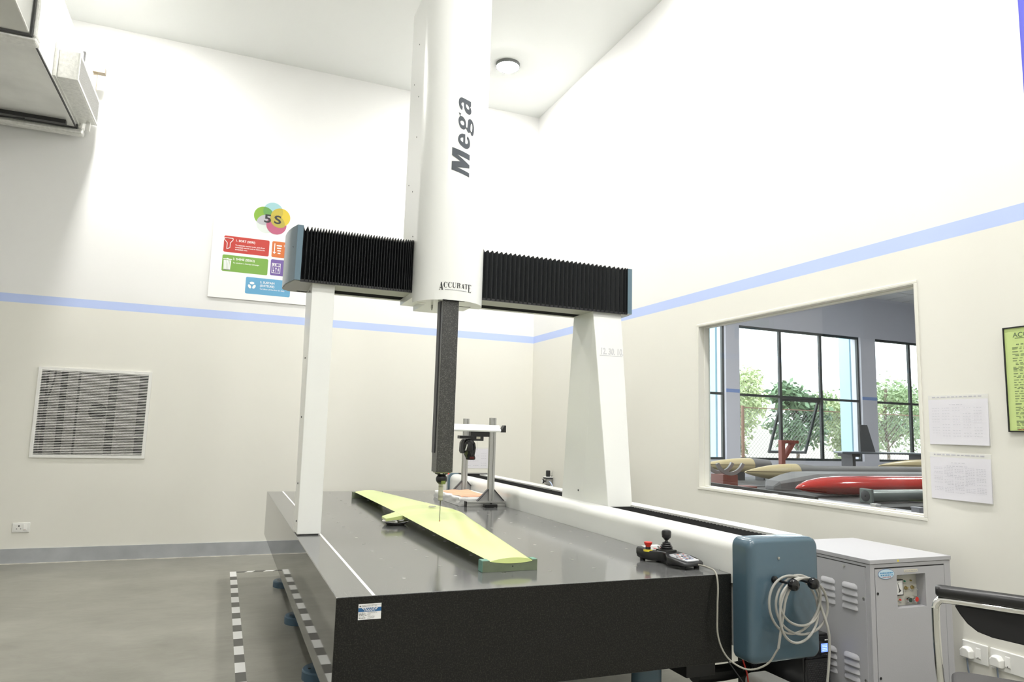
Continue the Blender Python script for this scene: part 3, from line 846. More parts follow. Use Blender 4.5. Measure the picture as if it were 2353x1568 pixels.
RULER=[[[(-0.0712,2.0071),(-0.0604,2.0073),(-0.0461,2.0074),(-0.0307,2.0072),(-0.0151,2.0069),(0.0133,2.0062),(0.0333,2.0056),(0.0523,2.0057),(0.052,2.0033),(0.0324,2.0034),(0.0134,2.0039),(-0.015,2.0046),(-0.0306,2.0049),(-0.046,2.0051),(-0.0711,2.0039)]],[[(-0.0714,2.0117),(-0.0701,2.0116),(-0.0699,2.0076),(-0.0712,2.0076)]],[[(-0.0602,2.0118),(-0.0589,2.0118),(-0.0587,2.0078),(-0.06,2.0078)]],[[(-0.0497,2.012),(-0.0484,2.012),(-0.0482,2.008),(-0.0495,2.008)]],[[(-0.0399,2.0117),(-0.0387,2.0117),(-0.0385,2.0077),(-0.0398,2.0077)]],[[(-0.0295,2.0117),(-0.0282,2.0117),(-0.0281,2.0077),(-0.0293,2.0077)]],[[(-0.019,2.0114),(-0.0177,2.0114),(-0.0175,2.0074),(-0.0188,2.0073)]],[[(-0.0088,2.0112),(-0.0075,2.0112),(-0.0073,2.0072),(-0.0086,2.0072)]],[[(0.0016,2.0111),(0.0029,2.0112),(0.0031,2.0071),(0.0018,2.0071)]],[[(0.0122,2.0106),(0.0135,2.0107),(0.0137,2.0067),(0.0123,2.0066)]],[[(0.022,2.0106),(0.0234,2.0107),(0.0236,2.0066),(0.0222,2.0066)]],[[(0.0321,2.0101),(0.0335,2.0102),(0.0337,2.0062),(0.0323,2.0061)]],[[(0.0425,2.01),(0.044,2.0101),(0.0441,2.0061),(0.0427,2.006)]]]

bend_glyphs('lettering', MEGA, INK, zcov, label='slate grey italic lettering Mega reading upwards')
bend_glyphs('lettering', ACCURATE, INKB, zcov, label='black serif lettering ACCURATE')
bend_glyphs('lettering_ruler', RULER, INKG, zcov)

# granite ram with probe head
RX0, RX1, RY0, RY1, RZ = 1.058, 1.148, 3.603, 3.697, 1.030
ram = part('granite_ram', MB().box((RX0, RY0, RZ), (RX1, RY1, 2.3)), granite('ram_granite', (0.028, 0.028, 0.027), (0.16, 0.16, 0.145), 0.30, 230, 0.50, 0.76), cmm, bevel=0.002)
part('ram_side_plate', MB().box((RX0-0.004, RY0+0.04, 1.13), (RX0, RY1-0.004, 2.3)), DARKGREY, ram)
PX, PY = 1.105, 3.662
ph = part('probe_head', MB().lathe([(0.038, 0.0), (0.036, -0.010), (0.022, -0.016)], (PX-0.002, PY-0.010, RZ), n=24), BLACK, cmm, smooth=True)
part('head_plate', MB().box((RX0+0.008, RY0+0.006, RZ-0.005), (RX1-0.008, RY1-0.006, RZ)), mat('olive_plate', (0.30, 0.32, 0.16), 0.4), ph)
part('status_light', MB().ball((1.128, RY0+0.006, RZ-0.007), 0.0032, 10, 6), mat('led_red', (0.6, 0.02, 0.02), 0.3, emit=((1.0, 0.05, 0.05), 1.5)), ph)
part('head_label', MB().box((1.085, RY0+0.013, RZ-0.009), (1.110, RY0+0.0145, RZ-0.005)), PRINTW, ph)
part('wrist_ball', MB().ball((PX, PY-0.005, 0.992), 0.0305, 24, 14, sz=0.95), BLACK, ph, smooth=True)
part('wrist_window', MB().box((PX-0.010, PY-0.038, 0.967), (PX+0.013, PY-0.02, 0.985)), mat('olive_glass', (0.16, 0.20, 0.05), 0.2), ph)
part('probe_body', MB().lathe([(0.008, 0.972), (0.0128, 0.970), (0.0128, 0.955), (0.0122, 0.954), (0.0128, 0.953), (0.0128, 0.904), (0.0122, 0.903), (0.0128, 0.902), (0.0128, 0.882), (0.010, 0.879)], (PX, PY, 0), n=20), mat('probe_silver', (0.55, 0.55, 0.42), 0.3, metal=0.7), ph, smooth=True, ang=25)
rg = MB()
for z in (0.968, 0.952, 0.903, 0.897, 0.8805):
    rg.lathe([(0.0131, z-0.0007), (0.0131, z+0.0007), (0.012, z+0.0007), (0.012, z-0.0007)], (PX, PY, 0), n=20)
part('probe_rings', rg, DARKGREY, ph)
part('stylus', MB().lathe([(0.0035, 0.879), (0.0026, 0.857), (0.0018, 0.856), (0.0018, 0.774)], (PX, PY, 0), n=10), mat('stylus_dark', (0.12, 0.12, 0.09), 0.35, metal=0.6), ph, smooth=True)
part('stylus_tip', MB().ball((PX, PY, 0.7735), 0.0034, 12, 8), mat('ruby', (0.45, 0.18, 0.08), 0.15), ph, smooth=True)

# ------------------------------------------------------------------ wing on the table
wg = thing('model_wing', 'pale yellow-green model wing lying along the granite table', 'model wing', (1.15, 4.2, TZ))
def section(y, xt, xl, zt, zl, h, hb, n=14):
    up_, lo_ = [], []
    for k in range(n+1):
        u = k/n
        x = xt+(xl-xt)*(1-math.cos(PI*u*0.5)**1.0 if False else u)
        base = zt+(zl-zt)*u
        th = (u**0.85)*(1-u)**0.62*2.05
        up_.append((x, y, base+h*th))
        lo_.append((x, y, base-0.0012-hb*(u*(1-u)*4)))
    return up_+lo_[::-1]
secs = [section(2.712, 1.037, 1.222, 0.735, 0.732, 0.0185, 0.008),
        section(3.34, 1.022, 1.297, 0.743, 0.740, 0.026, 0.010),
        section(4.00, 1.012, 1.382, 0.750, 0.746, 0.034, 0.012),
        section(4.128, 1.010, 1.403, 0.7515, 0.747, 0.0355, 0.012),
        section(4.134, 1.010, 1.405, 0.7525, 0.7475, 0.0375, 0.013),
        section(4.300, 1.010, 1.405, 0.7525, 0.7475, 0.0375, 0.013),
        section(4.306, 1.010, 1.403, 0.7515, 0.747, 0.0355, 0.012),
        section(4.45, 1.011, 1.385, 0.750, 0.746, 0.034, 0.012),
        section(5.10, 1.014, 1.297, 0.744, 0.742, 0.026, 0.010),
        section(5.735, 1.018, 1.215, 0.738, 0.738, 0.0185, 0.008)]
part('wing_panel', MB().loft(secs), WING, wg, smooth=True, ang=40)
part('root_fairing', MB().loft([[(0.904, 4.045, 0.7285), (0.904, 4.045, 0.7415), (0.904, 4.16, 0.7425), (0.904, 4.16, 0.7285)],
                                [(1.03, 4.10, 0.728), (1.03, 4.10, 0.7535), (1.03, 4.30, 0.7535), (1.03, 4.30, 0.728)]]), WING, wg, bevel=0.001)
part('root_disc', MB().lathe([(0.022, 0), (0.022, 0.003), (0.019, 0.0034)], (1.225, 4.225, 0.7845), n=24), STEEL, wg)
def cradle(ya, yb, x0, x1, zt, zl, xt, xl, hb):
    prof = [(x0, TZ), (x1, TZ), (x1, zl+0.004)]
    prof.append((xl+0.002, zl+0.003))
    for k in range(9):
        u = 1-k/8
        prof.append((xt+(xl-xt)*u, zt+(zl-zt)*u-0.0014-hb*(u*(1-u)*4)))
    prof += [(xt-0.002, zt+0.002), (x0, zt+0.002)]
    return MB().prism(prof, 'y', ya, yb)
c1 = solo('cradle_block', cradle(2.713, 2.760, 1.005, 1.245, 0.735, 0.732, 1.037, 1.222, 0.008), BLOCKG, 'olive green cradle block under the near end of the wing', 'block', group='wing cradle blocks', bevel=0.001)
ORGc = c1.location
for q_ in (MB().box((1.0035, 2.714, TZ+0.001), (1.0055, 2.759, 0.7365)), MB().box((1.0055, 2.7135, 0.7362), (1.035, 2.7595, 0.7382)), MB().box((1.224, 2.7135, 0.7345), (1.2445, 2.7595, 0.7375))):
    part('cut_edge', q_, BLOCKT, c1, label='pale teal cut edge')
part('dowel_hole', MB().lathe([(0.003, 0), (0.003, -0.001)], (1.135, 2.7128, 0.713), axis='y', n=10), BLACK, c1)
solo('cradle_block', cradle(5.690, 5.737, 0.997, 1.238, 0.738, 0.738, 1.018, 1.215, 0.008), BLOCKG, 'olive green cradle block under the far end of the wing', 'block', group='wing cradle blocks', bevel=0.001)
solo('support_disc', MB().lathe([(0.045, 0), (0.060, 0.004), (0.078, 0.020), (0.078, 0.0235), (0.05, 0.025), (0.05, 0.0345), (0.02, 0.0345)], (0.985, 4.155, TZ), n=40), CHROME, 'polished metal support disc under the middle of the wing', 'support disc', smooth=True, ang=30)

# ------------------------------------------------------------------ probe rack of aluminium profile
rk = thing('probe_rack', 'aluminium profile probe rack with two posts standing on the table', 'rack', (1.9, 5.4, TZ))
def profile_x(x0, x1, y0, y1, z0, z1):
    g, d = 0.005, 0.006
    ym, zm = (y0+y1)/2, (z0+z1)/2
    p = [(y0, z0), (y1, z0), (y1, zm-g), (y1-d, zm-g), (y1-d, zm+g), (y1, zm+g), (y1, z1), (y0, z1), (y0, zm+g), (y0+d, zm+g), (y0+d, zm-g), (y0, zm-g)]
    return MB().prism(p, 'x', x0, x1)
def profile_z(x0, x1, y0, y1, z0, z1):
    g, d = 0.005, 0.006
    xm, ym = (x0+x1)/2, (y0+y1)/2
    p = [(x0, y0), (xm-g, y0), (xm-g, y0+d), (xm+g, y0+d), (xm+g, y0), (x1, y0), (x1, ym-g), (x1-d, ym-g), (x1-d, ym+g), (x1, ym+g), (x1, y1), (x0, y1), (x0, ym+g), (x0+d, ym+g), (x0+d, ym-g), (x0, ym-g)]
    return MB().prism(p, 'z', z0, z1)
for tag_, (bx0, bx1, by, px) in (('near', (1.705, 2.008, 4.975, 1.895)), ('far', (1.76, 2.008, 5.78, 1.955))):
    base = part('base_bar', profile_x(bx0, bx1, by, by+0.04, TZ, TZ+0.04), ALU, rk, bevel=0.001)
    part('end_plate', MB().box((bx0-0.008, by, TZ), (bx0, by+0.04, TZ+0.04)), BLACK, base)
    part('post', profile_z(px-0.0215, px+0.0215, by, by+0.043, TZ+0.04, 1.350), ALU, rk, bevel=0.001)
    for sg in (-1, 1):
        xa = px+sg*0.0215
        gs = part('gusset', MB().prism([(xa, TZ+0.04), (xa+sg*0.080, TZ+0.04), (xa, TZ+0.122)], 'y', by+0.016, by+0.026), mat('gusset_grey', (0.42, 0.42, 0.42), 0.4, metal=0.2), rk)
        part('gusset_edge', MB().prism([(xa, TZ+0.122), (xa+sg*0.080, TZ+0.04), (xa+sg*0.088, TZ+0.04), (xa, TZ+0.130)], 'y', by+0.006, by+0.036), DARKGREY, gs)
part('foot_block', MB().box((1.83, 4.92, TZ), (1.925, 4.972, TZ+0.022)), BLACK, rk, bevel=0.003)
part('clamp_knob', MB().lathe([(0.007, 0), (0.007, 0.006), (0.004, 0.008)], (1.885, 4.95, TZ+0.022), n=12), BLACK, rk)
# front shelf rail with bevelled end
rail = part('shelf_rail', MB().prism([(4.925, 1.243), (4.975, 1.243), (4.975, 1.296), (4.965, 1.296), (4.925, 1.255)], 'x', 1.42, 1.938), ALUMATT, rk, bevel=0.002)
part('rail_end_cap', MB().prism([(1.932, 1.243), (1.976, 1.243), (1.976, 1.292), (1.970, 1.296), (1.964, 1.296)], 'y', 4.922, 4.978), BLACK, rk, bevel=0.002)
part('rail_bracket', MB().box((1.455, 4.975, 1.19), (1.50, 5.02, 1.29)), ALU, rk)
part('tool_holder', MB().box((1.700, 4.93, 1.207), (1.848, 4.985, 1.243)).box((1.700, 4.93, 1.176), (1.802, 4.985, 1.210)).box((1.615, 4.925, 1.190), (1.72, 4.985, 1.212)), BLACK, rk, bevel=0.002)
part('holder_label', MB().box((1.745, 4.928, 1.190), (1.775, 4.9302, 1.207)), mat('label_beige', (0.55, 0.52, 0.42), 0.5), rk)
part('spare_stylus', MB().lathe([(0.008, 0.03), (0.007, 0.012), (0.0012, 0.010), (0.0012, -0.052), (0.0025, -0.053), (0.0025, -0.057)], (1.758, 4.945, 1.166), n=10), STEEL, rk)
part('spare_stylus', MB().lathe([(0.006, 0.05), (0.006, 0.02), (0.001, 0.018), (0.001, -0.03)], (1.728, 4.945, 1.166), n=10), STEEL, rk)
# laser scanner head parked in the holder
sc = thing('laser_scanner', 'glossy black laser scanner head hanging in the probe rack', 'scanner', (1.69, 4.95, 1.03))
rings = []
for z, xc, rx, ry in ((1.187, 1.690, 0.020, 0.020), (1.176, 1.693, 0.036, 0.030), (1.155, 1.697, 0.047, 0.036), (1.125, 1.699, 0.050, 0.040), (1.095, 1.700, 0.045, 0.040), (1.070, 1.703, 0.037, 0.036), (1.052, 1.712, 0.036, 0.032), (1.040, 1.713, 0.034, 0.028), (1.036, 1.713, 0.028, 0.022)):
    rings.append([(xc+rx*math.copysign(abs(math.cos(a))**0.7, math.cos(a)), 4.955+ry*math.copysign(abs(math.sin(a))**0.7, math.sin(a)), z) for a in [2*PI*k/20 for k in range(20)]])
part('scanner_body', MB().loft(rings), GLOSSBLACK, sc, smooth=True, ang=50)
part('scanner_cheek', MB().prism([(1.648, 1.185), (1.632, 1.16), (1.630, 1.10), (1.640, 1.082), (1.660, 1.085), (1.672, 1.13), (1.675, 1.185)], 'y', 4.94, 4.985), DARKGREY, sc, bevel=0.004)
part('scanner_trim', MB().prism([(1.668, 1.150), (1.675, 1.150), (1.664, 1.105), (1.657, 1.105)], 'y', 4.915, 4.94), ALUMATT, sc)
part('lens_window', MB().box((1.695, 4.917, 1.045), (1.728, 4.925, 1.060)), mat('lens_red', (0.09, 0.008, 0.008), 0.1), sc)

# ------------------------------------------------------------------ cloth-wrapped block
rings = []
nz = 7
for j in range(nz):
    v = j/(nz-1)
    ring = []
    for k in range(48):
        u = k/48*4
        sd = int(u)
        t = u-sd
        x0, x1, y0, y1 = 1.665, 1.985, 5.045, 5.700
        p = ((x0+(x1-x0)*t, y0), (x1, y0+(y1-y0)*t), (x1-(x1-x0)*t, y1), (x0, y1-(y1-y0)*t))[sd]
        wob = 0.008*math.sin(k*2.1+j*1.3)+0.006*math.sin(k*4.7+j)
        cx, cy = (x0+x1)/2, (y0+y1)/2
        s = (1.0 if v < 0.85 else 0.97)
        ring.append((cx+(p[0]-cx)*s+wob*0.9*math.sin(PI*v)*(1 if p[0] > cx else -1), cy+(p[1]-cy)*s+wob*math.sin(PI*v)*0.6, TZ+0.001+0.058*v))
    rings.append(ring)
fb = thing('wrapped_block', 'flat block wrapped in white cloth with a peach cover beside the probe rack', 'wrapped block', (1.82, 5.37, TZ))
part('cloth_wrap', MB().loft(rings), CLOTH, fb, smooth=True, ang=60)
pc = MB()
nx, ny = 10, 14
vs, fs = [], []
for j in range(ny+1):
    for i in range(nx+1):
        x = 1.70+0.25*i/nx+0.012*math.sin(j*1.1)
        y = 5.10+0.57*j/ny
        e = min(i, nx-i, j, ny-j)
        vs.append((x, y, TZ+0.060+(0.007 if e > 0 else 0.0)+0.0035*math.sin(i*1.3+j*0.7)))
for j in range(ny):
    for i in range(nx):
        a = j*(nx+1)+i
        fs.append((a, a+1, a+nx+2, a+nx+1))
pc.add(vs, fs)
part('peach_cover', pc, PEACH, fb, smooth=True)

# ------------------------------------------------------------------ joystick control pendant
jb = thing('joystick_controller', 'black joystick control pendant with red stop button on the table corner', 'controller', (1.882, 2.705, TZ), math.radians(10))
jb.scale = (0.91, 0.90, 0.90)
half = [(0.0, 0.157, 0.064), (0.060, 0.157, 0.064), (0.078, 0.146, 0.063), (0.080, 0.090, 0.057), (0.070, 0.058, 0.053), (0.046, 0.038, 0.051), (0.042, 0.0, 0.056), (0.048, -0.030, 0.056), (0.066, -0.050, 0.050), (0.078, -0.075, 0.046), (0.076, -0.120, 0.040), (0.064, -0.165, 0.034), (0.050, -0.178, 0.032), (0.0, -0.178, 0.032)]
right = half
left = [(-x, y, z) for x, y, z in half[1:-1]][::-1]
outl = right+left
def pend(sc_, dz):
    return [(x*sc_, y*sc_+0.003*(1-sc_), z+dz) for x, y, z in outl]
def flatz(sc_, z):
    return [(x*sc_, y*sc_, z) for x, y, z_ in outl]
part('housing', MB().loft([flatz(0.86, 0.010), flatz(0.97, 0.018), [(x, y, 0.55*z) for x, y, z in outl], pend(1.0, -0.006), pend(0.965, 0.0), pend(0.90, 0.002)]), BLACK, jb, smooth=True, ang=50)
for fx, fy in ((-0.055, 0.125), (0.055, 0.125), (-0.045, -0.14), (0.045, -0.14)):
    part('rubber_foot', MB().lathe([(0.013, 0), (0.014, 0.012)], (fx, fy, 0), n=14), BLACK, jb)
PANELG = mat('panel_silver', (0.30, 0.31, 0.33), 0.4)
def slope(x0, x1, y0, y1, z0, z1, t=0.0012):
    return MB().loft([[(x0, y0, z0), (x1, y0, z0), (x1, y0, z0+t), (x0, y0, z0+t)], [(x0, y1, z1), (x1, y1, z1), (x1, y1, z1+t), (x0, y1, z1+t)]])
kp = part('keypad', MB().loft([[(-0.040, -0.162, 0.0345), (0.040, -0.162, 0.0345), (0.040, -0.162, 0.0385), (-0.040, -0.162, 0.0385)], [(-0.058, -0.075, 0.046), (0.058, -0.075, 0.046), (0.058, -0.075, 0.0495), (-0.058, -0.075, 0.0495)], [(-0.045, -0.045, 0.050), (0.045, -0.045, 0.050), (0.045, -0.045, 0.0535), (-0.045, -0.045, 0.0535)]]), PANELG, jb)
part('keypad_strip', slope(-0.041, 0.041, -0.161, -0.148, 0.039, 0.0405), PRINTW, kp)
cols = [PRINTW, mat('key_pink', (0.55, 0.25, 0.22), 0.4), mat('key_blue', (0.25, 0.30, 0.50), 0.4), mat('key_dark', (0.08, 0.08, 0.09), 0.4)]
for i in range(5):
    for j in range(6):
        if (i+j) % 3 == 2 and j != 3: continue
        x, y = -0.036+0.018*i, -0.138+0.015*j
        z = 0.0382+(y+0.162)/0.087*0.0115
        part('key', MB().lathe([(0.0055, 0.0), (0.0055, 0.0022)], (x, y, z), n=8), cols[(i*2+j) % 4], kp)
rp = part('display_panel', slope(-0.050, 0.062, 0.062, 0.146, 0.0575, 0.0655), mat('panel_pale', (0.45, 0.47, 0.46), 0.35), jb)
for x, y in ((-0.015, 0.082), (0.025, 0.082)):
    part('red_key', MB().box((x-0.006, y-0.008, 0.059), (x+0.006, y+0.008, 0.0625)), mat('key_red', (0.6, 0.12, 0.12), 0.4), rp)
part('panel_legend', MB().box((-0.040, 0.115, 0.0612), (0.05, 0.136, 0.0655)), PRINTW, rp)
part('grip_label', MB().box((-0.040, -0.020, 0.054), (-0.028, 0.040, 0.0585)), PANELG, jb)
part('stop_button', MB().lathe([(0.012, 0.058), (0.012, 0.075), (0.014, 0.077), (0.020, 0.088), (0.021, 0.094), (0.017, 0.096), (0.001, 0.0965)], (-0.058, 0.082, 0), n=24), [RED], jb, smooth=True, ang=40)
part('stop_collar', MB().lathe([(0.013, 0.052), (0.013, 0.072), (0.012, 0.072), (0.012, 0.052)], (-0.058, 0.082, 0), n=18), BLACK, jb)
part('stop_ring', MB().lathe([(0.024, 0.050), (0.024, 0.058), (0.014, 0.059), (0.014, 0.050)], (-0.058, 0.082, 0), n=24), YELLOW, jb)
part('boot_plate', MB().box((-0.036, -0.022, 0.052), (0.036, 0.050, 0.066)), BLACK, jb, bevel=0.003)
part('joystick_boot', MB().lathe([(0.032, 0.066), (0.032, 0.070), (0.026, 0.073), (0.031, 0.076), (0.029, 0.080), (0.022, 0.083), (0.027, 0.086), (0.024, 0.090), (0.017, 0.092), (0.022, 0.095), (0.017, 0.100), (0.009, 0.103), (0.006, 0.108)], (0, 0.014, 0), n=28), BLACK, jb, smooth=True, ang=25)
part('joystick_knob', MB().lathe([(0.004, 0.106), (0.010, 0.112), (0.0215, 0.124), (0.0235, 0.138), (0.0238, 0.1395), (0.0232, 0.1405), (0.0238, 0.1415), (0.0235, 0.150), (0.020, 0.157), (0.012, 0.160), (0.001, 0.1605)], (0, 0.014, 0), n=28), BLACK, jb, smooth=True, ang=30)

# control cable: from the pendant over the table edge, up into a coil on the hooks, then down
pts = [(1.926, 2.556, TZ+0.020), (1.934, 2.505, TZ+0.019), (1.934, 2.45, TZ+0.010), (1.928, 2.425, 0.655), (1.917, 2.415, 0.57), (1.915, 2.41, 0.46), (1.945, 2.39, 0.38), (2.00, 2.34, 0.345), (2.055, 2.29, 0.375), (2.088, 2.262, 0.44), (2.098, 2.255, 0.52)]
coil = []
loops_ = 4
for k in range(loops_*16+9):
    a = PI+2*PI*k/16*-1
    t = k/(loops_*16)
    rx = 0.100+0.030*math.sin(t*9.0)**2
    rz = 0.110+0.016*math.cos(t*7.0)
    cx = 2.206+0.024*math.sin(t*5.5)
    coil.append((cx+rx*math.cos(a), 2.300-0.055*(0.5+0.5*math.sin(t*13+1)), 0.702-rz*0.98+rz*math.sin(a)))
tail = [(2.335, 2.25, 0.50), (2.340, 2.25, 0.42), (2.330, 2.25, 0.33), (2.318, 2.25, 0.25), (2.31, 2.245, 0.12), (2.33, 2.23, 0.012), (2.45, 2.20, 0.008)]
cc = thing('control_cable', 'pale grey control cable looped over the hooks on the blue cap', 'cable', (2.2, 2.28, 0.0))
part('thin_lead', MB().tube(smooth_path(pts[:10], 6), 0.0038, n=8), CABLE2, cc, smooth=True)
part('spiral_wrapped_coil', MB().tube(smooth_path(pts[9:]+coil+tail, 3), 0.0052, n=8), CABLE, cc, smooth=True)

# ------------------------------------------------------------------ grey electrical cabinet
cb = thing('electrical_cabinet', 'grey steel electrical cabinet with meter and buttons by the right wall', 'cabinet', (2.88, 2.565, 0))
CX0, CX1, CY0, CY1, CH = 2.635, 3.135, 2.30, 2.835, 0.747
part('carcass', MB().box((CX0, CY0+0.062, 0.05), (CX1, CY1, CH-0.02)).box((CX0, CY0+0.010, 0.05), (CX0+0.02, CY0+0.062, CH-0.02)).box((CX1-0.02, CY0+0.010, 0.05), (CX1, CY0+0.062, CH-0.02)).box((CX0+0.02, CY0+0.010, CH-0.03), (CX1-0.02, CY0+0.062, CH-0.02)).box((CX0+0.03, CY0+0.04, 0), (CX1-0.03, CY1-0.03, 0.05)), CABGREY, cb, bevel=0.002)
part('lid', MB().box((CX0-0.004, CY0-0.004, CH-0.018), (CX1+0.004, CY1+0.004, CH)), CABGREY, cb, bevel=0.0015)
part('front_frame', MB().box((CX0, CY0, 0.05), (CX0+0.026, CY0+0.010, CH-0.020)).box((CX1-0.038, CY0, 0.05), (CX1, CY0+0.010, CH-0.020)).box((CX0+0.026, CY0, 0.712), (CX1-0.038, CY0+0.010, CH-0.020)), CABGREY, cb)
part('door_gap', MB().box((CX0+0.026, CY0+0.004, 0.706), (CX1-0.038, CY0+0.0095, 0.712)).box((CX0+0.026, CY0+0.004, 0.06), (CX0+0.029, CY0+0.0095, 0.706)).box((CX1-0.041, CY0+0.004, 0.06), (CX1-0.038, CY0+0.0095, 0.706)), CABDARK, cb)
# front door with a recessed panel opening
dx0, dx1, dz0, dz1 = CX0+0.029, CX1-0.041, 0.06, 0.706
ox0, ox1, oz0, oz1 = 2.793, 2.971, 0.534, 0.677
dr = MB()
for a, b in (((dx0, dz0), (ox0, dz1)), ((ox1, dz0), (dx1, dz1)), ((ox0, dz0), (ox1, oz0)), ((ox0, oz1), (ox1, dz1))):
    dr.box((a[0], CY0-0.001, a[1]), (b[0], CY0+0.006, b[1]))
door = part('door', dr, CABGREY, cb)
part('recess', MB().box((ox0-0.004, CY0+0.006, oz0), (ox0, CY0+0.058, oz1)).box((ox1, CY0+0.006, oz0), (ox1+0.004, CY0+0.058, oz1)).box((ox0, CY0+0.006, oz0-0.004), (ox1, CY0+0.058, oz0)).box((ox0, CY0+0.006, oz1), (ox1, CY0+0.058, oz1+0.004)), CABGREY, door)
PY_ = CY0+0.045
ip = part('instrument_plate', MB().box((ox0, PY_, oz0), (ox1, PY_+0.006, oz1)), mat('instrument_beige', (0.52, 0.51, 0.45), 0.45), cb)
mx0, mx1, mz0, mz1 = 2.788, 2.873, 0.578, 0.648
mt = part('meter_frame', MB().box((mx0, PY_-0.012, mz0), (mx1, PY_, mz1)), BLACK, cb, bevel=0.001)
part('meter_dial', MB().box((mx0+0.004, PY_-0.0130, mz0+0.005), (mx1-0.005, PY_-0.012, mz1-0.005)), PRINTW, mt)
part('meter_needle', MB().prism([(2.8455, 0.600), (2.851, 0.600), (2.838, 0.632), (2.8365, 0.632)], 'y', PY_-0.0138, PY_-0.013).prism([(2.840, 0.590), (2.858, 0.600), (2.848, 0.607)], 'y', PY_-0.0138, PY_-0.013), INKB, mt)
sc_ = MB()
for k in range(9):
    a = math.radians(100+k*10)
    sc_.box((2.850+0.037*math.cos(a)-0.001, PY_-0.0136, 0.600+0.036*math.sin(a)-0.002), (2.850+0.037*math.cos(a)+0.001, PY_-0.013, 0.600+0.036*math.sin(a)+0.002))
part('meter_scale', sc_, INKG, mt)
def ind(x, z, r, m, name):
    return part(name, MB().lathe([(r, 0), (r, -0.005), (r*0.6, -0.008), (0.0005, -0.009)], (x, PY_, z), axis='y', n=14), m, cb, smooth=True)
ind(2.893, 0.637, 0.0034, mat('lamp_green', (0.02, 0.28, 0.16), 0.3), 'indicator_lamp')
ind(2.932, 0.638, 0.0034, mat('lamp_amber', (0.32, 0.24, 0.06), 0.3), 'indicator_lamp')
ind(2.862, 0.558, 0.0038, mat('lamp_red', (0.7, 0.05, 0.04), 0.3), 'indicator_lamp')
for x, z in ((2.900, 0.607), (2.940, 0.608), (2.834, 0.556)):
    tg = part('toggle_switch', MB().lathe([(0.0085, 0), (0.0085, -0.004), (0.006, -0.008), (0.006, -0.012)], (x, PY_, z), axis='y', n=12), BRASS, cb)
    part('toggle_lever', MB().tube([(x, PY_-0.012, z), (x+0.006, PY_-0.026, z-0.006)], 0.0022, n=8), STEEL, tg)
for x, z, m_ in ((2.904, 0.558, GREENB), (2.944, 0.559, RED)):
    pb = part('push_button', MB().lathe([(0.0135, 0), (0.0135, -0.018), (0.012, -0.021), (0.010, -0.021)], (x, PY_, z), axis='y', n=22), CHROME, cb, smooth=True, ang=30)
    part('button_face', MB().lathe([(0.0105, -0.017), (0.0105, -0.022), (0.0005, -0.0225)], (x, PY_, z), axis='y', n=20), m_, pb)
m = MB()
dashes(m, (2.812, PY_, 0.663), E1, E3, EN, 0.10, 0.0035, 5, 0.0008)
for x, z in ((2.888, 0.626), (2.928, 0.627), (2.886, 0.590), (2.930, 0.591), (2.856, 0.541), (2.898, 0.538), (2.938, 0.538)):
    dashes(m, (x, PY_, z), E1, E3, EN, 0.014, 0.002, 2, 0.0008)
part('panel_print', m, INKG, ip)
# maker's oval badge and strip plate
ov = part('maker_badge', MB().prism([(2.729+0.049*math.cos(2*PI*k/36), 0.684+0.022*math.sin(2*PI*k/36)) for k in range(36)], 'y', CY0-0.0022, CY0-0.001), mat('badge_rim_blue', (0.15, 0.22, 0.36), 0.4), door)
part('badge_face', MB().prism([(2.729+0.0465*math.cos(2*PI*k/36), 0.684+0.0200*math.sin(2*PI*k/36)) for k in range(36)], 'y', CY0-0.0028, CY0-0.0022), mat('badge_pale_blue', (0.55, 0.70, 0.80), 0.4), ov)
m = MB()
dashes(m, (2.692, CY0-0.0028, 0.686), E1, E3, EN, 0.074, 0.006, 9, 0.0006)
dashes(m, (2.694, CY0-0.0028, 0.677), E1, E3, EN, 0.072, 0.005, 8, 0.0006)
part('badge_print', m, mat('badge_ink_blue', (0.08, 0.30, 0.55), 0.4), ov)
m = MB()
dashes(m, (2.705, CY0-0.0028, 0.670), E1, E3, EN, 0.05, 0.003, 6, 0.0006)
part('badge_small_print', m, mat('badge_ink_red', (0.5, 0.12, 0.12), 0.4), ov)
npz = part('name_plate', MB().box((2.838, CY0-0.0022, 0.6865), (2.922, CY0-0.001, 0.6975)), mat('plate_beige', (0.62, 0.58, 0.48), 0.5), door)
m = MB()
dashes(m, (2.842, CY0-0.0022, 0.690), E1, E3, EN, 0.075, 0.0035, 7, 0.0006)
part('plate_print', m, INKG, npz)
for z in (0.604, 0.256):
    part('door_lock', MB().lathe([(0.006, 0), (0.006, -0.002), (0.004, -0.0005)], (2.675, CY0-0.001, z), axis='y', n=14), BLACK, door)
part('lid_sticker', MB().box((2.797, CY0-0.0046, 0.7335), (2.805, CY0-0.004, 0.7425)), YELLOW, cb)
# louvred left side panel
sp = part('side_panel', MB().box((CX0-0.003, CY0+0.024, 0.06), (CX0, CY1-0.02, 0.712)), CABGREY, cb)
part('side_panel_gap', MB().box((CX0-0.0012, CY0+0.020, 0.712), (CX0, CY1-0.02, 0.716)), CABDARK, cb)
lv0 = None
for yc in (2.408, 2.53, 2.66):
    for zc_ in (0.620, 0.322):
        for i in range(4):
            z = zc_-0.030*i
            q = [(CX0-0.003, z-0.010), (CX0-0.012, z-0.010), (CX0-0.012, z-0.006), (CX0-0.008, z+0.004), (CX0-0.003, z+0.012)]
            rings = [[(CX0-0.003+(p[0]-(CX0-0.003))*s_, y_, z-0.01+(p[1]-(z-0.01))*(0.4+0.6*s_)) for p in q] for y_, s_ in ((yc-0.042, 0.05), (yc-0.038, 0.6), (yc-0.028, 1.0), (yc+0.028, 1.0), (yc+0.038, 0.6), (yc+0.042, 0.05))]
            part('louvre', MB().loft(rings), CABGREY, sp, smooth=True, ang=40)
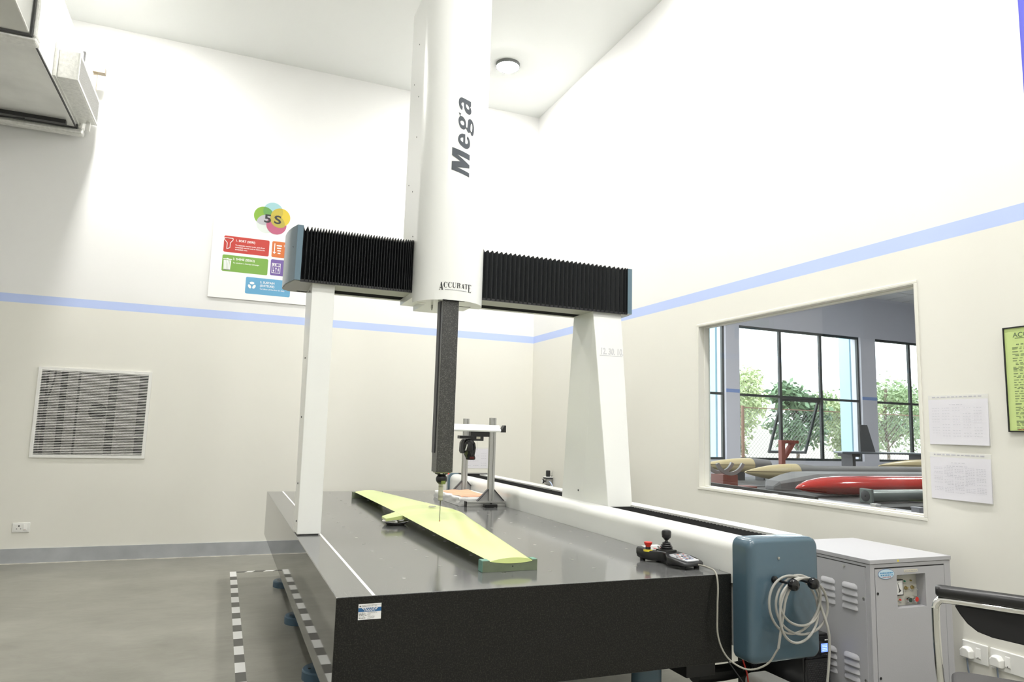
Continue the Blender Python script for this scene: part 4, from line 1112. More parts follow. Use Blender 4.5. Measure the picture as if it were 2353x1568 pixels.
for y, z in ((2.434, 0.699), (2.335, 0.581), (2.335, 0.24), (2.70, 0.699)):
    part('screw', MB().lathe([(0.006, 0.0), (0.006, -0.003), (0.001, -0.004)], (CX0-0.003, y, z), axis='x', n=12), STEEL, sp)

# ------------------------------------------------------------------ black power supply tower behind the blue cap
us = thing('power_supply_unit', 'black power supply tower with lit blue screen beside the grey cabinet', 'power supply', (2.51, 2.72, 0))
part('case', MB().box((2.445, 2.50, 0.01), (2.592, 2.93, 0.395)).box((2.46, 2.52, 0), (2.58, 2.91, 0.012)), BLACK, us, bevel=0.004)
ff = MB().box((2.450, 2.488, 0.02), (2.588, 2.50, 0.295))
fp = part('front_grille', ff, BLACK, us, bevel=0.003)
dots = MB()
for i in range(14):
    for j in range(30):
        x = 2.457+0.0092*i+(0.0046 if j % 2 else 0)
        z = 0.03+0.0085*j
        dots.box((x, 2.4865, z), (x+0.0045, 2.488, z+0.004))
part('grille_holes', dots, DARKGREY, fp, kind='stuff')
part('control_panel', MB().box((2.450, 2.484, 0.298), (2.588, 2.50, 0.388)), GLOSSBLACK, us, bevel=0.003)
sn = part('screen', MB().box((2.535, 2.482, 0.322), (2.572, 2.485, 0.358)), mat('screen_blue', (0.02, 0.05, 0.5), 0.2, emit=((0.16, 0.28, 1.0), 1.6)), us)
m = MB()
for z in (0.350, 0.344, 0.336, 0.329):
    dashes(m, (2.540, 2.482, z), E1, E3, EN, 0.026, 0.0025, 4, 0.0005)
part('screen_readout', m, mat('screen_light', (0.3, 0.4, 0.8), 0.2, emit=((0.55, 0.65, 1.0), 1.4)), sn)
part('panel_buttons', dashes(MB(), (2.535, 2.484, 0.308), E1, E3, EN, 0.035, 0.004, 3, 0.001), DARKGREY, us)
part('panel_marking', dashes(MB(), (2.556, 2.484, 0.370), E1, E3, EN, 0.018, 0.006, 3, 0.001), PRINTW, us)
# white foam packing piece, corrugated hose and loose wires under the cap
wb = solo('foam_packing', MB().prism(rrect(2.262, 0.0, 2.40, 0.205, 0.03, 5), 'y', 2.33, 2.66), mat('foam_white', (0.82, 0.82, 0.80), 0.7), 'white foam packing block on the floor under the blue end cap', 'foam block', smooth=True, ang=30)
solo('foam_packing', MB().prism(rrect(2.185, 0.0, 2.255, 0.10, 0.02, 4), 'y', 2.42, 2.58), mat('foam_white', (0.82, 0.82, 0.80), 0.7), 'small white block on the floor left of the larger foam packing', 'foam block', smooth=True, ang=30)
ho = MB()
n = 90
pth = [(2.06+0.365*k/n, 2.76+0.03*math.sin(k*0.03), 0.19-0.02*math.sin(PI*k/n)) for k in range(n+1)]
ho.tube(pth, 0.03, n=14, rad=[0.030 if k % 2 else 0.036 for k in range(n+1)])
solo('corrugated_hose', ho, BLACK, 'black corrugated hose running behind the blue end cap', 'hose')
solo('loose_wire', MB().tube(smooth_path([(2.10, 2.60, 0.31), (2.14, 2.58, 0.25), (2.18, 2.57, 0.19), (2.21, 2.60, 0.12), (2.17, 2.62, 0.02)], 6), 0.003, n=6), DARKGREY, 'thin dark grey wire hanging beside the corrugated hose', 'wire', smooth=True)
solo('loose_wire', MB().tube(smooth_path([(2.215, 2.62, 0.28), (2.222, 2.60, 0.22), (2.232, 2.61, 0.15), (2.20, 2.63, 0.12), (2.24, 2.62, 0.05)], 6), 0.0035, n=6), RED, 'thin red wire hanging beside the corrugated hose', 'wire', smooth=True)

# ------------------------------------------------------------------ 5S board on the back wall
PYB = YB-0.014
bo = thing('poster_board', 'white board with 5S logo and coloured steps behind the machine beam', 'poster', (0.33, YB, 2.471))
part('board', MB().box((-0.222, PYB, 2.471), (0.866, YB-0.001, 3.520)), BOARD, bo, bevel=0.001)
cyl_ = {'cyan': (0.324, 3.404, (0.42, 0.72, 0.76)), 'green': (0.238, 3.348, (0.27, 0.50, 0.05)), 'pale': (0.266, 3.266, (0.86, 0.93, 0.88)), 'pink': (0.364, 3.267, (0.58, 0.13, 0.24)), 'yellow': (0.398, 3.352, (0.84, 0.64, 0.05))}
RC = 0.0955
def lens(c1, c2, r):
    x1, z1, x2, z2 = c1[0], c1[1], c2[0], c2[1]
    d = math.hypot(x2-x1, z2-z1)
    th = math.acos(min(1, d/2/r))
    a = math.atan2(z2-z1, x2-x1)
    pts = [(x1+r*math.cos(a-th+2*th*k/14), z1+r*math.sin(a-th+2*th*k/14)) for k in range(15)]
    pts += [(x2+r*math.cos(a+PI-th+2*th*k/14), z2+r*math.sin(a+PI-th+2*th*k/14)) for k in range(1, 14)]
    return pts
lay = 0
def pr(name, poly, col, rough=0.4):
    global lay
    lay += 1
    y = PYB-0.0003*lay
    return part(name, MB().prism(poly, 'y', y, y+0.0003), mat('print_%02d' % lay, tuple(0.74*c for c in col), rough), bo)
for k in ('cyan', 'pale', 'green'):
    pr('logo_circle', circ(cyl_[k][0], cyl_[k][1], RC, 40), cyl_[k][2])
pr('logo_overlap', lens(cyl_['cyan'], cyl_['green'], RC), (0.16, 0.40, 0.10))
pr('logo_overlap', lens(cyl_['green'], cyl_['pale'], RC), (0.58, 0.58, 0.62))
pr('logo_circle', circ(cyl_['pink'][0], cyl_['pink'][1], RC+0.002, 40), cyl_['pink'][2])
pr('logo_circle', circ(cyl_['yellow'][0], cyl_['yellow'][1], RC, 40), cyl_['yellow'][2])
pr('logo_overlap', lens(cyl_['cyan'], cyl_['yellow'], RC), (0.62, 0.50, 0.06))
pr('logo_overlap', [p for p in lens((0.392, 3.335), (0.352, 3.276), RC*0.97)], (0.55, 0.46, 0.07))
lay += 1
yl = PYB-0.0003*lay
part('logo_text', text_mb('5', 0.118, (0.240, yl, 3.284), E1, E3, EN, bold=0.003, width=0.066, depth=0.0003), INKB, bo)
part('logo_text', text_mb('S', 0.118, (0.337, yl, 3.284), E1, E3, EN, bold=0.003, width=0.069, depth=0.0003), INKB, bo)
y1 = PYB-0.0005
def card(x0, z0, x1, z1, col):
    global lay
    lay += 1
    return part('step_card', MB().prism(rrect(x0, z0, x1, z1, 0.014, 5), 'y', y1, PYB), mat('print_%02d' % lay, tuple(0.74*c for c in col), 0.4), bo)
cr = card(-0.115, 2.933, 0.311, 3.098, (0.66, 0.055, 0.04))
cg = card(-0.117, 2.739, 0.311, 2.905, (0.25, 0.50, 0.08))
co_ = card(0.337, 2.933, 0.760, 3.099, (0.80, 0.20, 0.04))
cp = card(0.336, 2.745, 0.760, 2.911, (0.20, 0.12, 0.42))
cu_ = card(0.114, 2.536, 0.541, 2.704, (0.16, 0.47, 0.75))
def lt(txt, x, z, size, par, width=None, bold=0.0):
    return part('card_text', text_mb(txt, size, (x, y1, z), E1, E3, EN, bold=bold, width=width, depth=0.0006), PRINTW, par)
lt('1. SORT (SEIRI)', -0.008, 3.048, 0.030, cr, 0.178, 0.0006)
lt('To separate needed tools, parts from', -0.008, 3.006, 0.0185, cr, 0.278, 0.0003)
lt('unneeded matrials and to remove the', -0.008, 2.984, 0.0185, cr, 0.278, 0.0003)
lt('unneeded ones.', -0.008, 2.962, 0.0185, cr, 0.116, 0.0003)
lt('3. SHINE (SEISO)', -0.021, 2.860, 0.031, cg, 0.203, 0.0006)
lt('To conduct a cleanup campaign.', -0.018, 2.826, 0.0185, cg, 0.249, 0.0003)
lt('5. SUSTAIN', 0.249, 2.652, 0.030, cu_, 0.136, 0.0006)
lt('(SHITSUKE)', 0.249, 2.618, 0.030, cu_, 0.137, 0.0006)
lt("To follow all first four S's daily.", 0.249, 2.588, 0.0185, cu_, 0.240, 0.0003)
lt('2.', 0.450, 3.050, 0.030, co_, None, 0.0006)
yi = y1-0.0006
def icon(name, mb, par):
    return part(name, mb, PRINTW, par)
fn = MB()
fo = [(-0.112, 3.074), (-0.032, 3.074), (-0.032, 3.058), (-0.056, 3.026), (-0.056, 2.978), (-0.084, 2.964), (-0.084, 3.026), (-0.112, 3.058)]
for i in range(len(fo)):
    a, b = Vector((fo[i][0], yi, fo[i][1])), Vector((fo[(i+1) % len(fo)][0], yi, fo[(i+1) % len(fo)][1]))
    fn.tube([a, b], 0.0035, n=6)
icon('funnel_icon', fn, cr)
bi = MB()
bi.prism([(-0.108, 2.858), (-0.030, 2.858), (-0.030, 2.866), (-0.108, 2.866)], 'y', yi-0.0004, yi)
bi.prism([(-0.079, 2.866), (-0.059, 2.866), (-0.062, 2.873), (-0.076, 2.873)], 'y', yi-0.0004, yi)
for k in range(5):
    xa, xb = -0.104+0.0145*k, -0.104+0.0145*k+0.0118
    sa, sb = -0.069+(xa+0.069)*0.84, -0.069+(xb+0.069)*0.84
    bi.prism([(sa, 2.753), (sb, 2.753), (xb, 2.852), (xa, 2.852)], 'y', yi-0.0004, yi)
bi.prism([(-0.101, 2.752), (-0.037, 2.752), (-0.037, 2.760), (-0.101, 2.760)], 'y', yi-0.0004, yi)
icon('bin_icon', bi, cg)
so = MB()
so.box((0.3585, yi-0.0004, 2.985), (0.3665, yi, 3.077))
so.prism([(0.346, 2.988), (0.3625, 2.966), (0.379, 2.988)], 'y', yi-0.0004, yi)
for k, wd in enumerate((0.052, 0.043, 0.036, 0.028)):
    so.prism(rrect(0.380+(0.008*k*0.6), 3.050-0.026*k, 0.380+0.008*k*0.6+wd, 3.062-0.026*k, 0.005, 3), 'y', yi-0.0004, yi)
icon('sort_icon', so, co_)
sl = MB()
def ringrect(mb, x0, z0, x1, z1, w):
    mb.box((x0, yi-0.0004, z0), (x1, yi, z0+w)).box((x0, yi-0.0004, z1-w), (x1, yi, z1)).box((x0, yi-0.0004, z0+w), (x0+w, yi, z1-w)).box((x1-w, yi-0.0004, z0+w), (x1, yi, z1-w))
ringrect(sl, 0.349, 2.770, 0.432, 2.872, 0.005)
sl.box((0.349, yi-0.0004, 2.840), (0.432, yi, 2.845))
sl.box((0.415, yi-0.0004, 2.845), (0.418, yi, 2.868))
for cx in (0.364, 0.384):
    sl.lathe([(0.008, 0), (0.008, -0.0004), (0.004, -0.0004), (0.004, 0)], (cx, yi, 2.856), axis='y', n=14)
for cx, cz in ((0.368, 2.793), (0.390, 2.818), (0.412, 2.806)):
    sl.box((cx-0.002, yi-0.0004, 2.780), (cx+0.002, yi, 2.832))
    sl.lathe([(0.007, 0), (0.007, -0.0006), (0.001, -0.0006)], (cx, yi, cz), axis='y', n=14)
icon('mixer_icon', sl, cp)
rcy = MB()
for k in range(3):
    a = PI/2+2*PI*k/3
    cx, cz = 0.174+0.024*math.cos(a), 2.622+0.024*math.sin(a)
    ring = []
    for j in range(20):
        t_ = 2*PI*j/20
        u, v = 0.022*math.cos(t_), 0.013*math.sin(t_)
        ring.append((cx+u*math.cos(a+PI/2)-v*math.sin(a+PI/2), cz+u*math.sin(a+PI/2)+v*math.cos(a+PI/2)))
    rcy.prism(ring, 'y', yi-0.0004, yi)
icon('cycle_icon', rcy, cu_)

# ------------------------------------------------------------------ papers and boards on the walls
RX, RUY, RN = (0, -1, 0), (0, 0, 1), (-1, 0, 0)      # right wall: reading direction, up, outward
def wall_sheet(name, label, y_l, y_r, z0, z1, rows, dens, grp):
    t_ = thing(name, label, 'paper', (XR, (y_l+y_r)/2, z0), group=grp)
    part('plastic_sleeve', MB().box((XR-0.0015, y_r, z0-0.002), (XR, y_l+0.002, z1+0.016)), SLEEVE, t_)
    sl_ = MB()
    n_ = 10
    rings = []
    for k in range(n_+1):
        y = y_l-(y_l-y_r)*k/n_
        bow = 0.004*math.sin(PI*k/n_)+0.004*(k/n_)**3
        rings.append([(XR-0.003-0.25*bow, y, z1-0.006), (XR-0.003-0.6*bow, y, (z0+z1)/2), (XR-0.003-bow*1.3, y, z0)])
    sl_.loft(rings, cap=False, closed=False)
    sh = part('sheet', sl_, PAPER, t_, smooth=True)
    m = MB()
    W_ = y_l-y_r
    dashes(m, (XR-0.0095, y_l-W_*0.38, z1-0.032), RX, RUY, RN, W_*0.22, 0.0025, 4)
    for i in range(rows):
        z = z1-0.048-(z1-z0-0.075)*i/rows
        if dens and i % 6 in (0,):
            dashes(m, (XR-0.0095, y_l-W_*0.30, z), RX, RUY, RN, W_*0.34, 0.0026, 6)
            continue
        for c in range(5):
            if random.random() < 0.12: continue
            dashes(m, (XR-0.0095, y_l-W_*(0.08+0.175*c), z), RX, RUY, RN, W_*(0.145 if dens else 0.125), 0.0017, 4 if dens else 3)
    part('sheet_print', m, INKL, sh)
    part('sleeve_holes', dashes(MB(), (XR-0.0015, y_l-0.02, z1+0.004), RX, RUY, RN, W_-0.05, 0.005, 11), INKL, t_)
    return t_
wall_sheet('paper_sheet', 'upper of two printed white sheets pinned right of the window', 2.466, 2.168, 1.252, 1.475, 11, False, 'printed sheets beside the window')
wall_sheet('paper_sheet', 'lower of two printed white sheets pinned right of the window', 2.470, 2.170, 0.990, 1.196, 18, True, 'printed sheets beside the window')
gp = thing('framed_notice', 'light green printed notice in a thin black frame on the right wall', 'notice', (XR, 1.91, 1.316))
part('notice_panel', MB().box((XR-0.010, 1.745, 1.320), (XR-0.002, 2.074, 1.781)), mat('notice_green', (0.57, 0.70, 0.28), 0.25), gp)
fr = MB()
fr.box((XR-0.014, 1.741, 1.316), (XR, 2.078, 1.3215)).box((XR-0.014, 1.741, 1.7795), (XR, 2.078, 1.785)).box((XR-0.014, 1.741, 1.3215), (XR, 1.7465, 1.7795)).box((XR-0.014, 2.0725, 1.3215), (XR, 2.078, 1.7795))
part('notice_frame', fr, BLACK, gp)
m = text_mb('ACCURATE', 0.030, (XR-0.010, 2.036, 1.738), RX, RUY, RN, bold=0.0004, width=0.16)
m.box((XR-0.0108, 1.89, 1.7325), (XR-0.0102, 2.028, 1.7345))
dashes(m, (XR-0.010, 2.024, 1.703), RX, RUY, RN, 0.10, 0.004, 5)
for i, (dz, ind_) in enumerate(((0.690, 0), (0.684, 0), (0.672, 0), (0.660, 0), (0.654, 1), (0.642, 0), (0.631, 0), (0.620, 1), (0.614, 1), (0.602, 0), (0.5965, 0), (0.591, 0), (0.5855, 0), (0.573, 0), (0.562, 0), (0.556, 1), (0.545, 0), (0.534, 0), (0.523, 0), (0.512, 0), (0.506, 1), (0.495, 0), (0.484, 0), (0.473, 0), (0.462, 0), (0.451, 0), (0.438, 2), (0.424, 0), (0.418, 1), (0.412, 0), (0.401, 0), (0.395, 0), (0.384, 0), (0.378, 1), (0.362, 2), (0.356, 0), (0.350, 0), (0.344, 0), (0.333, 0), (0.327, 0))):
    wd = (0.24, 0.22, 0.10)[ind_]*random.uniform(0.8, 1.0)
    dashes(m, (XR-0.010, 2.042-0.012*(ind_ == 1), 1.0+dz), RX, RUY, RN, wd, 0.0026 if ind_ < 2 else 0.004, 9 if ind_ < 2 else 3)
part('notice_print', m, mat('notice_ink', (0.14, 0.19, 0.10), 0.5), gp)
part('notice_red_line', dashes(MB(), (XR-0.010, 2.038, 1.3245), RX, RUY, RN, 0.2, 0.003, 7), mat('notice_red', (0.55, 0.10, 0.06), 0.5), gp)
bb = thing('blue_board', 'blue board with white border high on the right wall', 'board', (XR, 1.5, 2.62))
part('board_face', MB().box((XR-0.010, 1.05, 2.62), (XR-0.001, 1.921, 3.305)), mat('board_blue', (0.11, 0.115, 0.55), 0.35), bb)
part('board_border', MB().box((XR-0.012, 1.921, 2.612), (XR-0.001, 1.929, 3.313)).box((XR-0.012, 1.04, 3.305), (XR-0.001, 1.921, 3.313)).box((XR-0.012, 1.04, 2.612), (XR-0.001, 1.921, 2.62)).box((XR-0.012, 1.04, 2.62), (XR-0.001, 1.05, 3.305)), PRINTW, bb)
# sheet on the back wall behind the probe rack
pb_ = thing('paper_sheet', 'white printed sheet on the back wall seen behind the probe rack', 'paper', (2.62, YB, 0.836))
part('sheet', MB().box((2.470, YB-0.002, 0.836), (2.769, YB, 1.048)), PAPER, pb_)
part('sleeve_strip', MB().box((2.470, YB-0.002, 1.048), (2.769, YB, 1.064)), SLEEVE, pb_)
m = MB()
for i in range(7):
    for c in range(3):
        if random.random() < 0.3: continue
        dashes(m, (2.49+0.09*c, YB-0.002, 1.02-0.026*i), E1, E3, EN, 0.06, 0.003, 3)
part('sheet_print', m, INKL, pb_)

# ------------------------------------------------------------------ sockets
def plate(name, label, c, ux, un, w, h, grp):
    return thing(name, label, 'socket', c, group=grp)
so_ = thing('wall_socket', 'white three-pin wall socket with switch at the lower left of the back wall', 'socket', (-1.54, YB, 0.265))
part('plate', MB().box((-1.606, YB-0.010, 0.264), (-1.476, YB, 0.347)), WHITE2, so_, bevel=0.004)
part('insert', MB().box((-1.592, YB-0.0125, 0.276), (-1.490, YB-0.010, 0.336)), WHITE2, so_, bevel=0.001)
pin = MB()
pin.box((-1.560, YB-0.0132, 0.314), (-1.551, YB-0.0125, 0.325)).box((-1.574, YB-0.0132, 0.292), (-1.566, YB-0.0132+0.0007, 0.298)).box((-1.545, YB-0.0132, 0.292), (-1.537, YB-0.0125, 0.298))
part('pin_holes', pin, BLACK, so_)
part('rocker_switch', MB().prism([(YB-0.0125, 0.284), (YB-0.0175, 0.289), (YB-0.0140, 0.329), (YB-0.0125, 0.331)], 'x', -1.522, -1.499), WHITE2, so_, bevel=0.001)
part('switch_mark', MB().box((-1.512, YB-0.0182, 0.288), (-1.508, YB-0.0170, 0.290)), RED, so_)
def rsocket(y_l, y_r, z0, z1, label, zoff=0.0):
    s_ = thing('wall_socket', label, 'socket', (XR, (y_l+y_r)/2, z0), group='sockets behind the chair')
    part('plate', MB().box((XR-0.010, y_r, z0), (XR, y_l, z1)), WHITE2, s_, bevel=0.004)
    part('rocker_switch', MB().prism([(XR-0.010, z0+0.020), (XR-0.016, z0+0.026), (XR-0.012, z0+0.066), (XR-0.010, z0+0.070)], 'y', y_l-0.088, y_l-0.066), WHITE2, s_, bevel=0.001)
    part('switch_mark', MB().box((XR-0.0165, y_l-0.080, z0+0.026), (XR-0.0152, y_l-0.076, z0+0.030)), DARKGREY, s_)
    return s_
rsocket(2.349, 2.231, 0.268, 0.357, 'white switched wall socket nearer the grey cabinet')
rsocket(2.219, 2.000, 0.268, 0.357, 'wide white switched wall socket right behind the chair')
def plug(y, z, label):
    p_ = thing('power_plug', label, 'plug', (XR, y, z), group='white power plugs')
    prf = [(y+0.026, z-0.020), (y-0.026, z-0.020), (y-0.026, z+0.012), (y-0.012, z+0.028), (y+0.012, z+0.028), (y+0.026, z+0.012)]
    rings = [[(XR-0.010, a, b) for a, b in prf], [(XR-0.032, a, b) for a, b in prf], [(XR-0.042, y+(a-y)*0.82, z+(b-z)*0.82) for a, b in prf]]
    part('plug_body', MB().loft(rings), WHITE2, p_, bevel=0.003)
    part('plug_cord', MB().tube(smooth_path([(XR-0.022, y, z-0.018), (XR-0.024, y-0.003, z-0.06), (XR-0.020, y-0.012, z-0.16), (XR-0.03, y-0.01, 0.02)], 6), 0.0038, n=8), mat('cord_blue_grey', (0.20, 0.24, 0.30), 0.4), p_, smooth=True)
plug(2.318, 0.305, 'white power plug in the socket nearer the grey cabinet')
plug(2.182, 0.305, 'white power plug in the wide socket behind the chair')

# ------------------------------------------------------------------ air regulator on the right wall near the corner
rg_ = thing('air_regulator', 'small air pressure regulator with black knob on the wall near the corner', 'regulator', (XR, 6.80, 0.70))
ry, rx = 6.80, XR-0.045
part('knob', MB().lathe([(0.021, 0.785), (0.0235, 0.80), (0.0235, 0.845), (0.019, 0.852), (0.001, 0.852)], (rx, ry, 0), n=20), BLACK, rg_, smooth=True)
part('body', MB().box((rx-0.030, ry-0.033, 0.705), (rx+0.030, ry+0.033, 0.765)), ALU, rg_, bevel=0.004)
part('collar', MB().box((rx-0.038, ry-0.040, 0.762), (rx+0.038, ry+0.040, 0.784)), DARKGREY, rg_, bevel=0.003)
part('collar_cap', MB().box((rx-0.040, ry-0.042, 0.780), (rx+0.040, ry+0.042, 0.786)), PRINTW, rg_, bevel=0.002)
part('bowl', MB().lathe([(0.024, 0.705), (0.024, 0.66), (0.012, 0.648), (0.004, 0.640)], (rx, ry, 0), n=18), DARKGREY, rg_, smooth=True)
gg = part('gauge', MB().lathe([(0.023, -0.052), (0.023, -0.066), (0.020, -0.068)], (rx, ry, 0.740), axis='x', n=20), BLACK, rg_)
part('gauge_stem', MB().lathe([(0.008, -0.052), (0.008, -0.028)], (rx, ry, 0.740), axis='x', n=10), BLACK, rg_)
part('gauge_dial', MB().lathe([(0.0195, -0.0665), (0.0195, -0.0690), (0.001, -0.0690)], (rx, ry, 0.740), axis='x', n=20), PRINTW, gg)
part('air_hose', MB().tube(smooth_path([(rx, ry-0.032, 0.738), (rx, ry-0.07, 0.728), (rx, ry-0.11, 0.69), (rx, ry-0.13, 0.60), (rx, ry-0.13, 0.40)], 6), 0.006, n=10), mat('hose_pale_blue', (0.50, 0.58, 0.80), 0.3), rg_, smooth=True)
part('wall_bracket', MB().box((XR-0.012, ry-0.02, 0.72), (XR, ry+0.02, 0.80)), STEEL, rg_)

# ------------------------------------------------------------------ air duct at the upper left
du = thing('air_duct', 'insulated sheet metal air duct hanging at the upper left', 'air duct', (-2.0, 6.4, 3.80))
DX1, DX0, DZ, DT = -1.434, -2.75, 3.897, 4.62
part('duct_body', MB().box((DX0, 5.66, DZ), (DX1, 7.20, DT)), GALV, du, bevel=0.012)
rim = MB()
def hoop(mb, ya, yb, out, inn=0.0):
    mb.box((DX0-out, ya, DZ-out), (DX1+out, yb, DZ+0.0-inn)).box((DX0-out, ya, DT+inn), (DX1+out, yb, DT+out))
    mb.box((DX0-out, ya, DZ-inn), (DX0-inn, yb, DT+inn)).box((DX1+inn, ya, DZ-inn), (DX1+out, yb, DT+inn))
    return mb
part('end_flange', hoop(MB(), 7.20, 7.30, 0.055), FOIL, du, bevel=0.02, seg=3)
part('end_gasket', hoop(MB(), 7.185, 7.202, 0.012), GASKET, du)
part('joint_flange', hoop(MB(), 5.54, 5.66, 0.035), FOIL, du, bevel=0.02, seg=3)
part('joint_gasket', hoop(MB(), 5.515, 5.545, 0.012), GASKET, du)
part('duct_transition', MB().loft([[(DX0+0.05, 4.9, DZ+0.30), (DX1-0.12, 4.9, DZ+0.30), (DX1-0.12, 4.9, DT+0.02), (DX0+0.05, 4.9, DT+0.02)], [(DX0, 5.52, DZ), (DX1, 5.52, DZ), (DX1, 5.52, DT), (DX0, 5.52, DT)]]), GALV, du, bevel=0.01)
part('hanger_bracket', MB().box((DX0, 5.22, DZ+0.06), (-1.60, 5.30, DZ+0.115)), BLACK, du)
part('edge_seal', MB().box((DX1-0.006, 5.66, DZ-0.006), (DX1+0.006, 7.19, DZ+0.006)), GASKET, du)
ch = part('support_channel', MB().box((DX0, 7.045, DZ-0.035), (-1.487, 7.10, DZ)), BLACK, du)
part('outlet_collar', MB().box((DX1, 6.20, 3.925), (DX1+0.02, 7.20, 4.20)), FOIL, du)
ob_ = part('outlet_box', MB().box((DX1+0.02, 6.25, 3.940), (-1.277, 7.195, 4.175)), FOIL, du, bevel=0.004)
part('outlet_frame', MB().box((-1.277, 6.25, 3.940), (-1.268, 7.195, 3.962)).box((-1.277, 6.25, 4.153), (-1.268, 7.195, 4.175)).box((-1.277, 6.25, 3.962), (-1.268, 6.275, 4.153)).box((-1.277, 7.170, 3.962), (-1.268, 7.195, 4.153)), WHITE2, ob_)
v0 = None
for i in range(16):
    zz = 3.968+i*0.0117
    if v0 is None:
        v0 = part('outlet_vane', MB().box((-1.276, 6.275, zz), (-1.268, 7.170, zz+0.0052)), ALU, ob_)
    else:
        dup_mesh(v0, 'outlet_vane', ob_, (0, 0, 0.0117*i))
part('outlet_dark', MB().box((-1.2765, 6.275, 3.962), (-1.2762, 7.170, 4.153)), DARKGREY, ob_)
part('hanger_rod', MB().box((-1.345, 7.13, 3.86), (-1.315, 7.16, 3.955)), WHITE2, du)
part('hanger_angle', MB().box((-1.34, 7.12, 4.43), (-1.24, 7.19, 4.48)).box((-1.335, 7.15, 4.18), (-1.305, 7.18, 4.43)), mat('bracket_brown', (0.30, 0.25, 0.18), 0.5), du)
part('control_cord', MB().tube([(-1.80, 7.075, 3.855), (-2.1, 7.0, 3.80), (-2.7, 6.7, 3.66)], 0.006, n=6), BLACK, du)

# ------------------------------------------------------------------ chair at the right edge
ca = math.atan2(-0.2, 0.152)
chair = thing('office_chair', 'black chair with chrome tube frame at the lower right corner', 'chair', (2.30, 1.75, 0.0), ca)
# local x runs along the backrest to the right, local +y away from the viewer
def T_(*p): return smooth_path(p, 6)
fm = MB()
fm.tube(T_((0.002, 0.0, 0.70), (0.012, 0.0, 0.722), (0.045, 0.0, 0.730), (0.25, -0.01, 0.726), (0.455, 0.0, 0.730), (0.488, 0.0, 0.722), (0.498, 0.0, 0.70)), 0.0125, n=12)
part('frame_rail', fm, CHROME, chair, smooth=True)
def leg_path(x):
    return T_((x, 0.0, 0.70), (x, 0.0, 0.62), (x+0.002, 0.002, 0.54), (x+0.005, 0.014, 0.47), (x+0.010, 0.045, 0.40), (x+0.012, 0.10, 0.345), (x+0.010, 0.18, 0.325), (x+0.006, 0.32, 0.32), (x+0.006, 0.44, 0.315), (x+0.006, 0.475, 0.29), (x+0.006, 0.48, 0.25), (x+0.006, 0.48, 0.06), (x+0.006, 0.455, 0.018), (x+0.006, 0.40, 0.014), (x+0.006, 0.05, 0.014))
part('leg', MB().tube(leg_path(0.002), 0.0125, n=12), CHROME, chair, smooth=True)
part('leg', MB().tube(leg_path(0.490), 0.0125, n=12), CHROME, chair, smooth=True)
part('floor_bar', MB().tube([(0.008, 0.05, 0.014), (0.25, 0.045, 0.014), (0.496, 0.05, 0.014)], 0.0125, n=12), CHROME, chair, smooth=True)
rings = []
for x, r in ((0.004, 0.012), (0.008, 0.018), (0.02, 0.0205), (0.25, 0.0215), (0.48, 0.0205), (0.492, 0.018), (0.496, 0.012)):
    yo = -0.012*math.sin(PI*x/0.5)
    rings.append([(x, yo+r*1.1*math.cos(2*PI*k/16), 0.7585+r*math.sin(2*PI*k/16)-0.004*math.sin(PI*x/0.5)) for k in range(16)])
part('top_roll', MB().loft(rings), BLACK, chair, smooth=True, ang=60)
bp_ = [(0.058, 0.716), (0.072, 0.69), (0.092, 0.662), (0.12, 0.640), (0.16, 0.628), (0.25, 0.618), (0.34, 0.628), (0.38, 0.640), (0.41, 0.662), (0.43, 0.69), (0.442, 0.716)]
part('backrest', MB().prism(bp_, 'y', -0.006, 0.010), mat('chair_fabric', (0.008, 0.008, 0.009), 0.75), chair, bevel=0.004)
part('seat', MB().prism(rrect(0.045, 0.06, 0.455, 0.50, 0.06, 6), 'z', 0.333, 0.378), mat('seat_grey', (0.055, 0.053, 0.055), 0.5), chair, bevel=0.014, seg=3)

# ------------------------------------------------------------------ neighbouring hall seen through the window
HX0, HX1, HY0, HY1, HZ = XR+0.1, 22.0, -3.0, 12.7, 4.83
HALLW = mat('hall_wall_lilac', (0.62, 0.62, 0.68), 0.6)
struct('floor_hall', MB().box((HX0, HY0, -0.1), (HX1, HY1+0.3, 0)), mat('hall_floor_grey', (0.30, 0.30, 0.29), 0.4))
hc = struct('ceiling_hall', MB().box((HX0, HY0, HZ), (HX1, HY1+0.3, HZ+0.1)), mat('hall_ceiling', (0.62, 0.62, 0.63), 0.8))
grd = MB()
for k in range(30):
    x = 4+0.6*k
    grd.box((x, HY0, HZ-0.006), (x+0.02, HY1, HZ))
    grd.box((HX0, -2.5+0.6*k, HZ-0.006), (HX1, -2.48+0.6*k, HZ)) if k < 25 else None
part('ceiling_grid', grd, mat('grid_grey', (0.45, 0.45, 0.46), 0.6), hc)
struct('wall_hall_right', MB().box((HX1, HY0, 0), (HX1+0.2, HY1+0.3, HZ)), HALLW)
struct('wall_hall_front', MB().box((HX0, HY0-0.2, 0), (HX1, HY0, HZ)), HALLW)
openings = [(6.4, 10.37), (10.75, 14.50), (15.0, 18.8)]
HW0, HW1 = 0.75, 3.80
fw_ = MB()
xprev = HX0
for a, b in openings:
    fw_.box((xprev, HY1, 0), (a, HY1+0.3, HZ))
    fw_.box((a, HY1, 0), (b, HY1+0.3, HW0)).box((a, HY1, HW1), (b, HY1+0.3, HZ))
    xprev = b
fw_.box((xprev, HY1, 0), (HX1, HY1+0.3, HZ))
wf = struct('wall_hall_window_side', fw_, HALLW)
sp_ = MB()
for a, b in ((10.37, 10.75), (14.50, 15.0)):
    sp_.box((a, HY1-0.004, 2.247), (b, HY1, 2.326))
part('painted_band', sp_, mat('band_blue', (0.22, 0.32, 0.62), 0.5), wf)
FRM = mat('window_frame_dark', (0.028, 0.034, 0.034), 0.4)
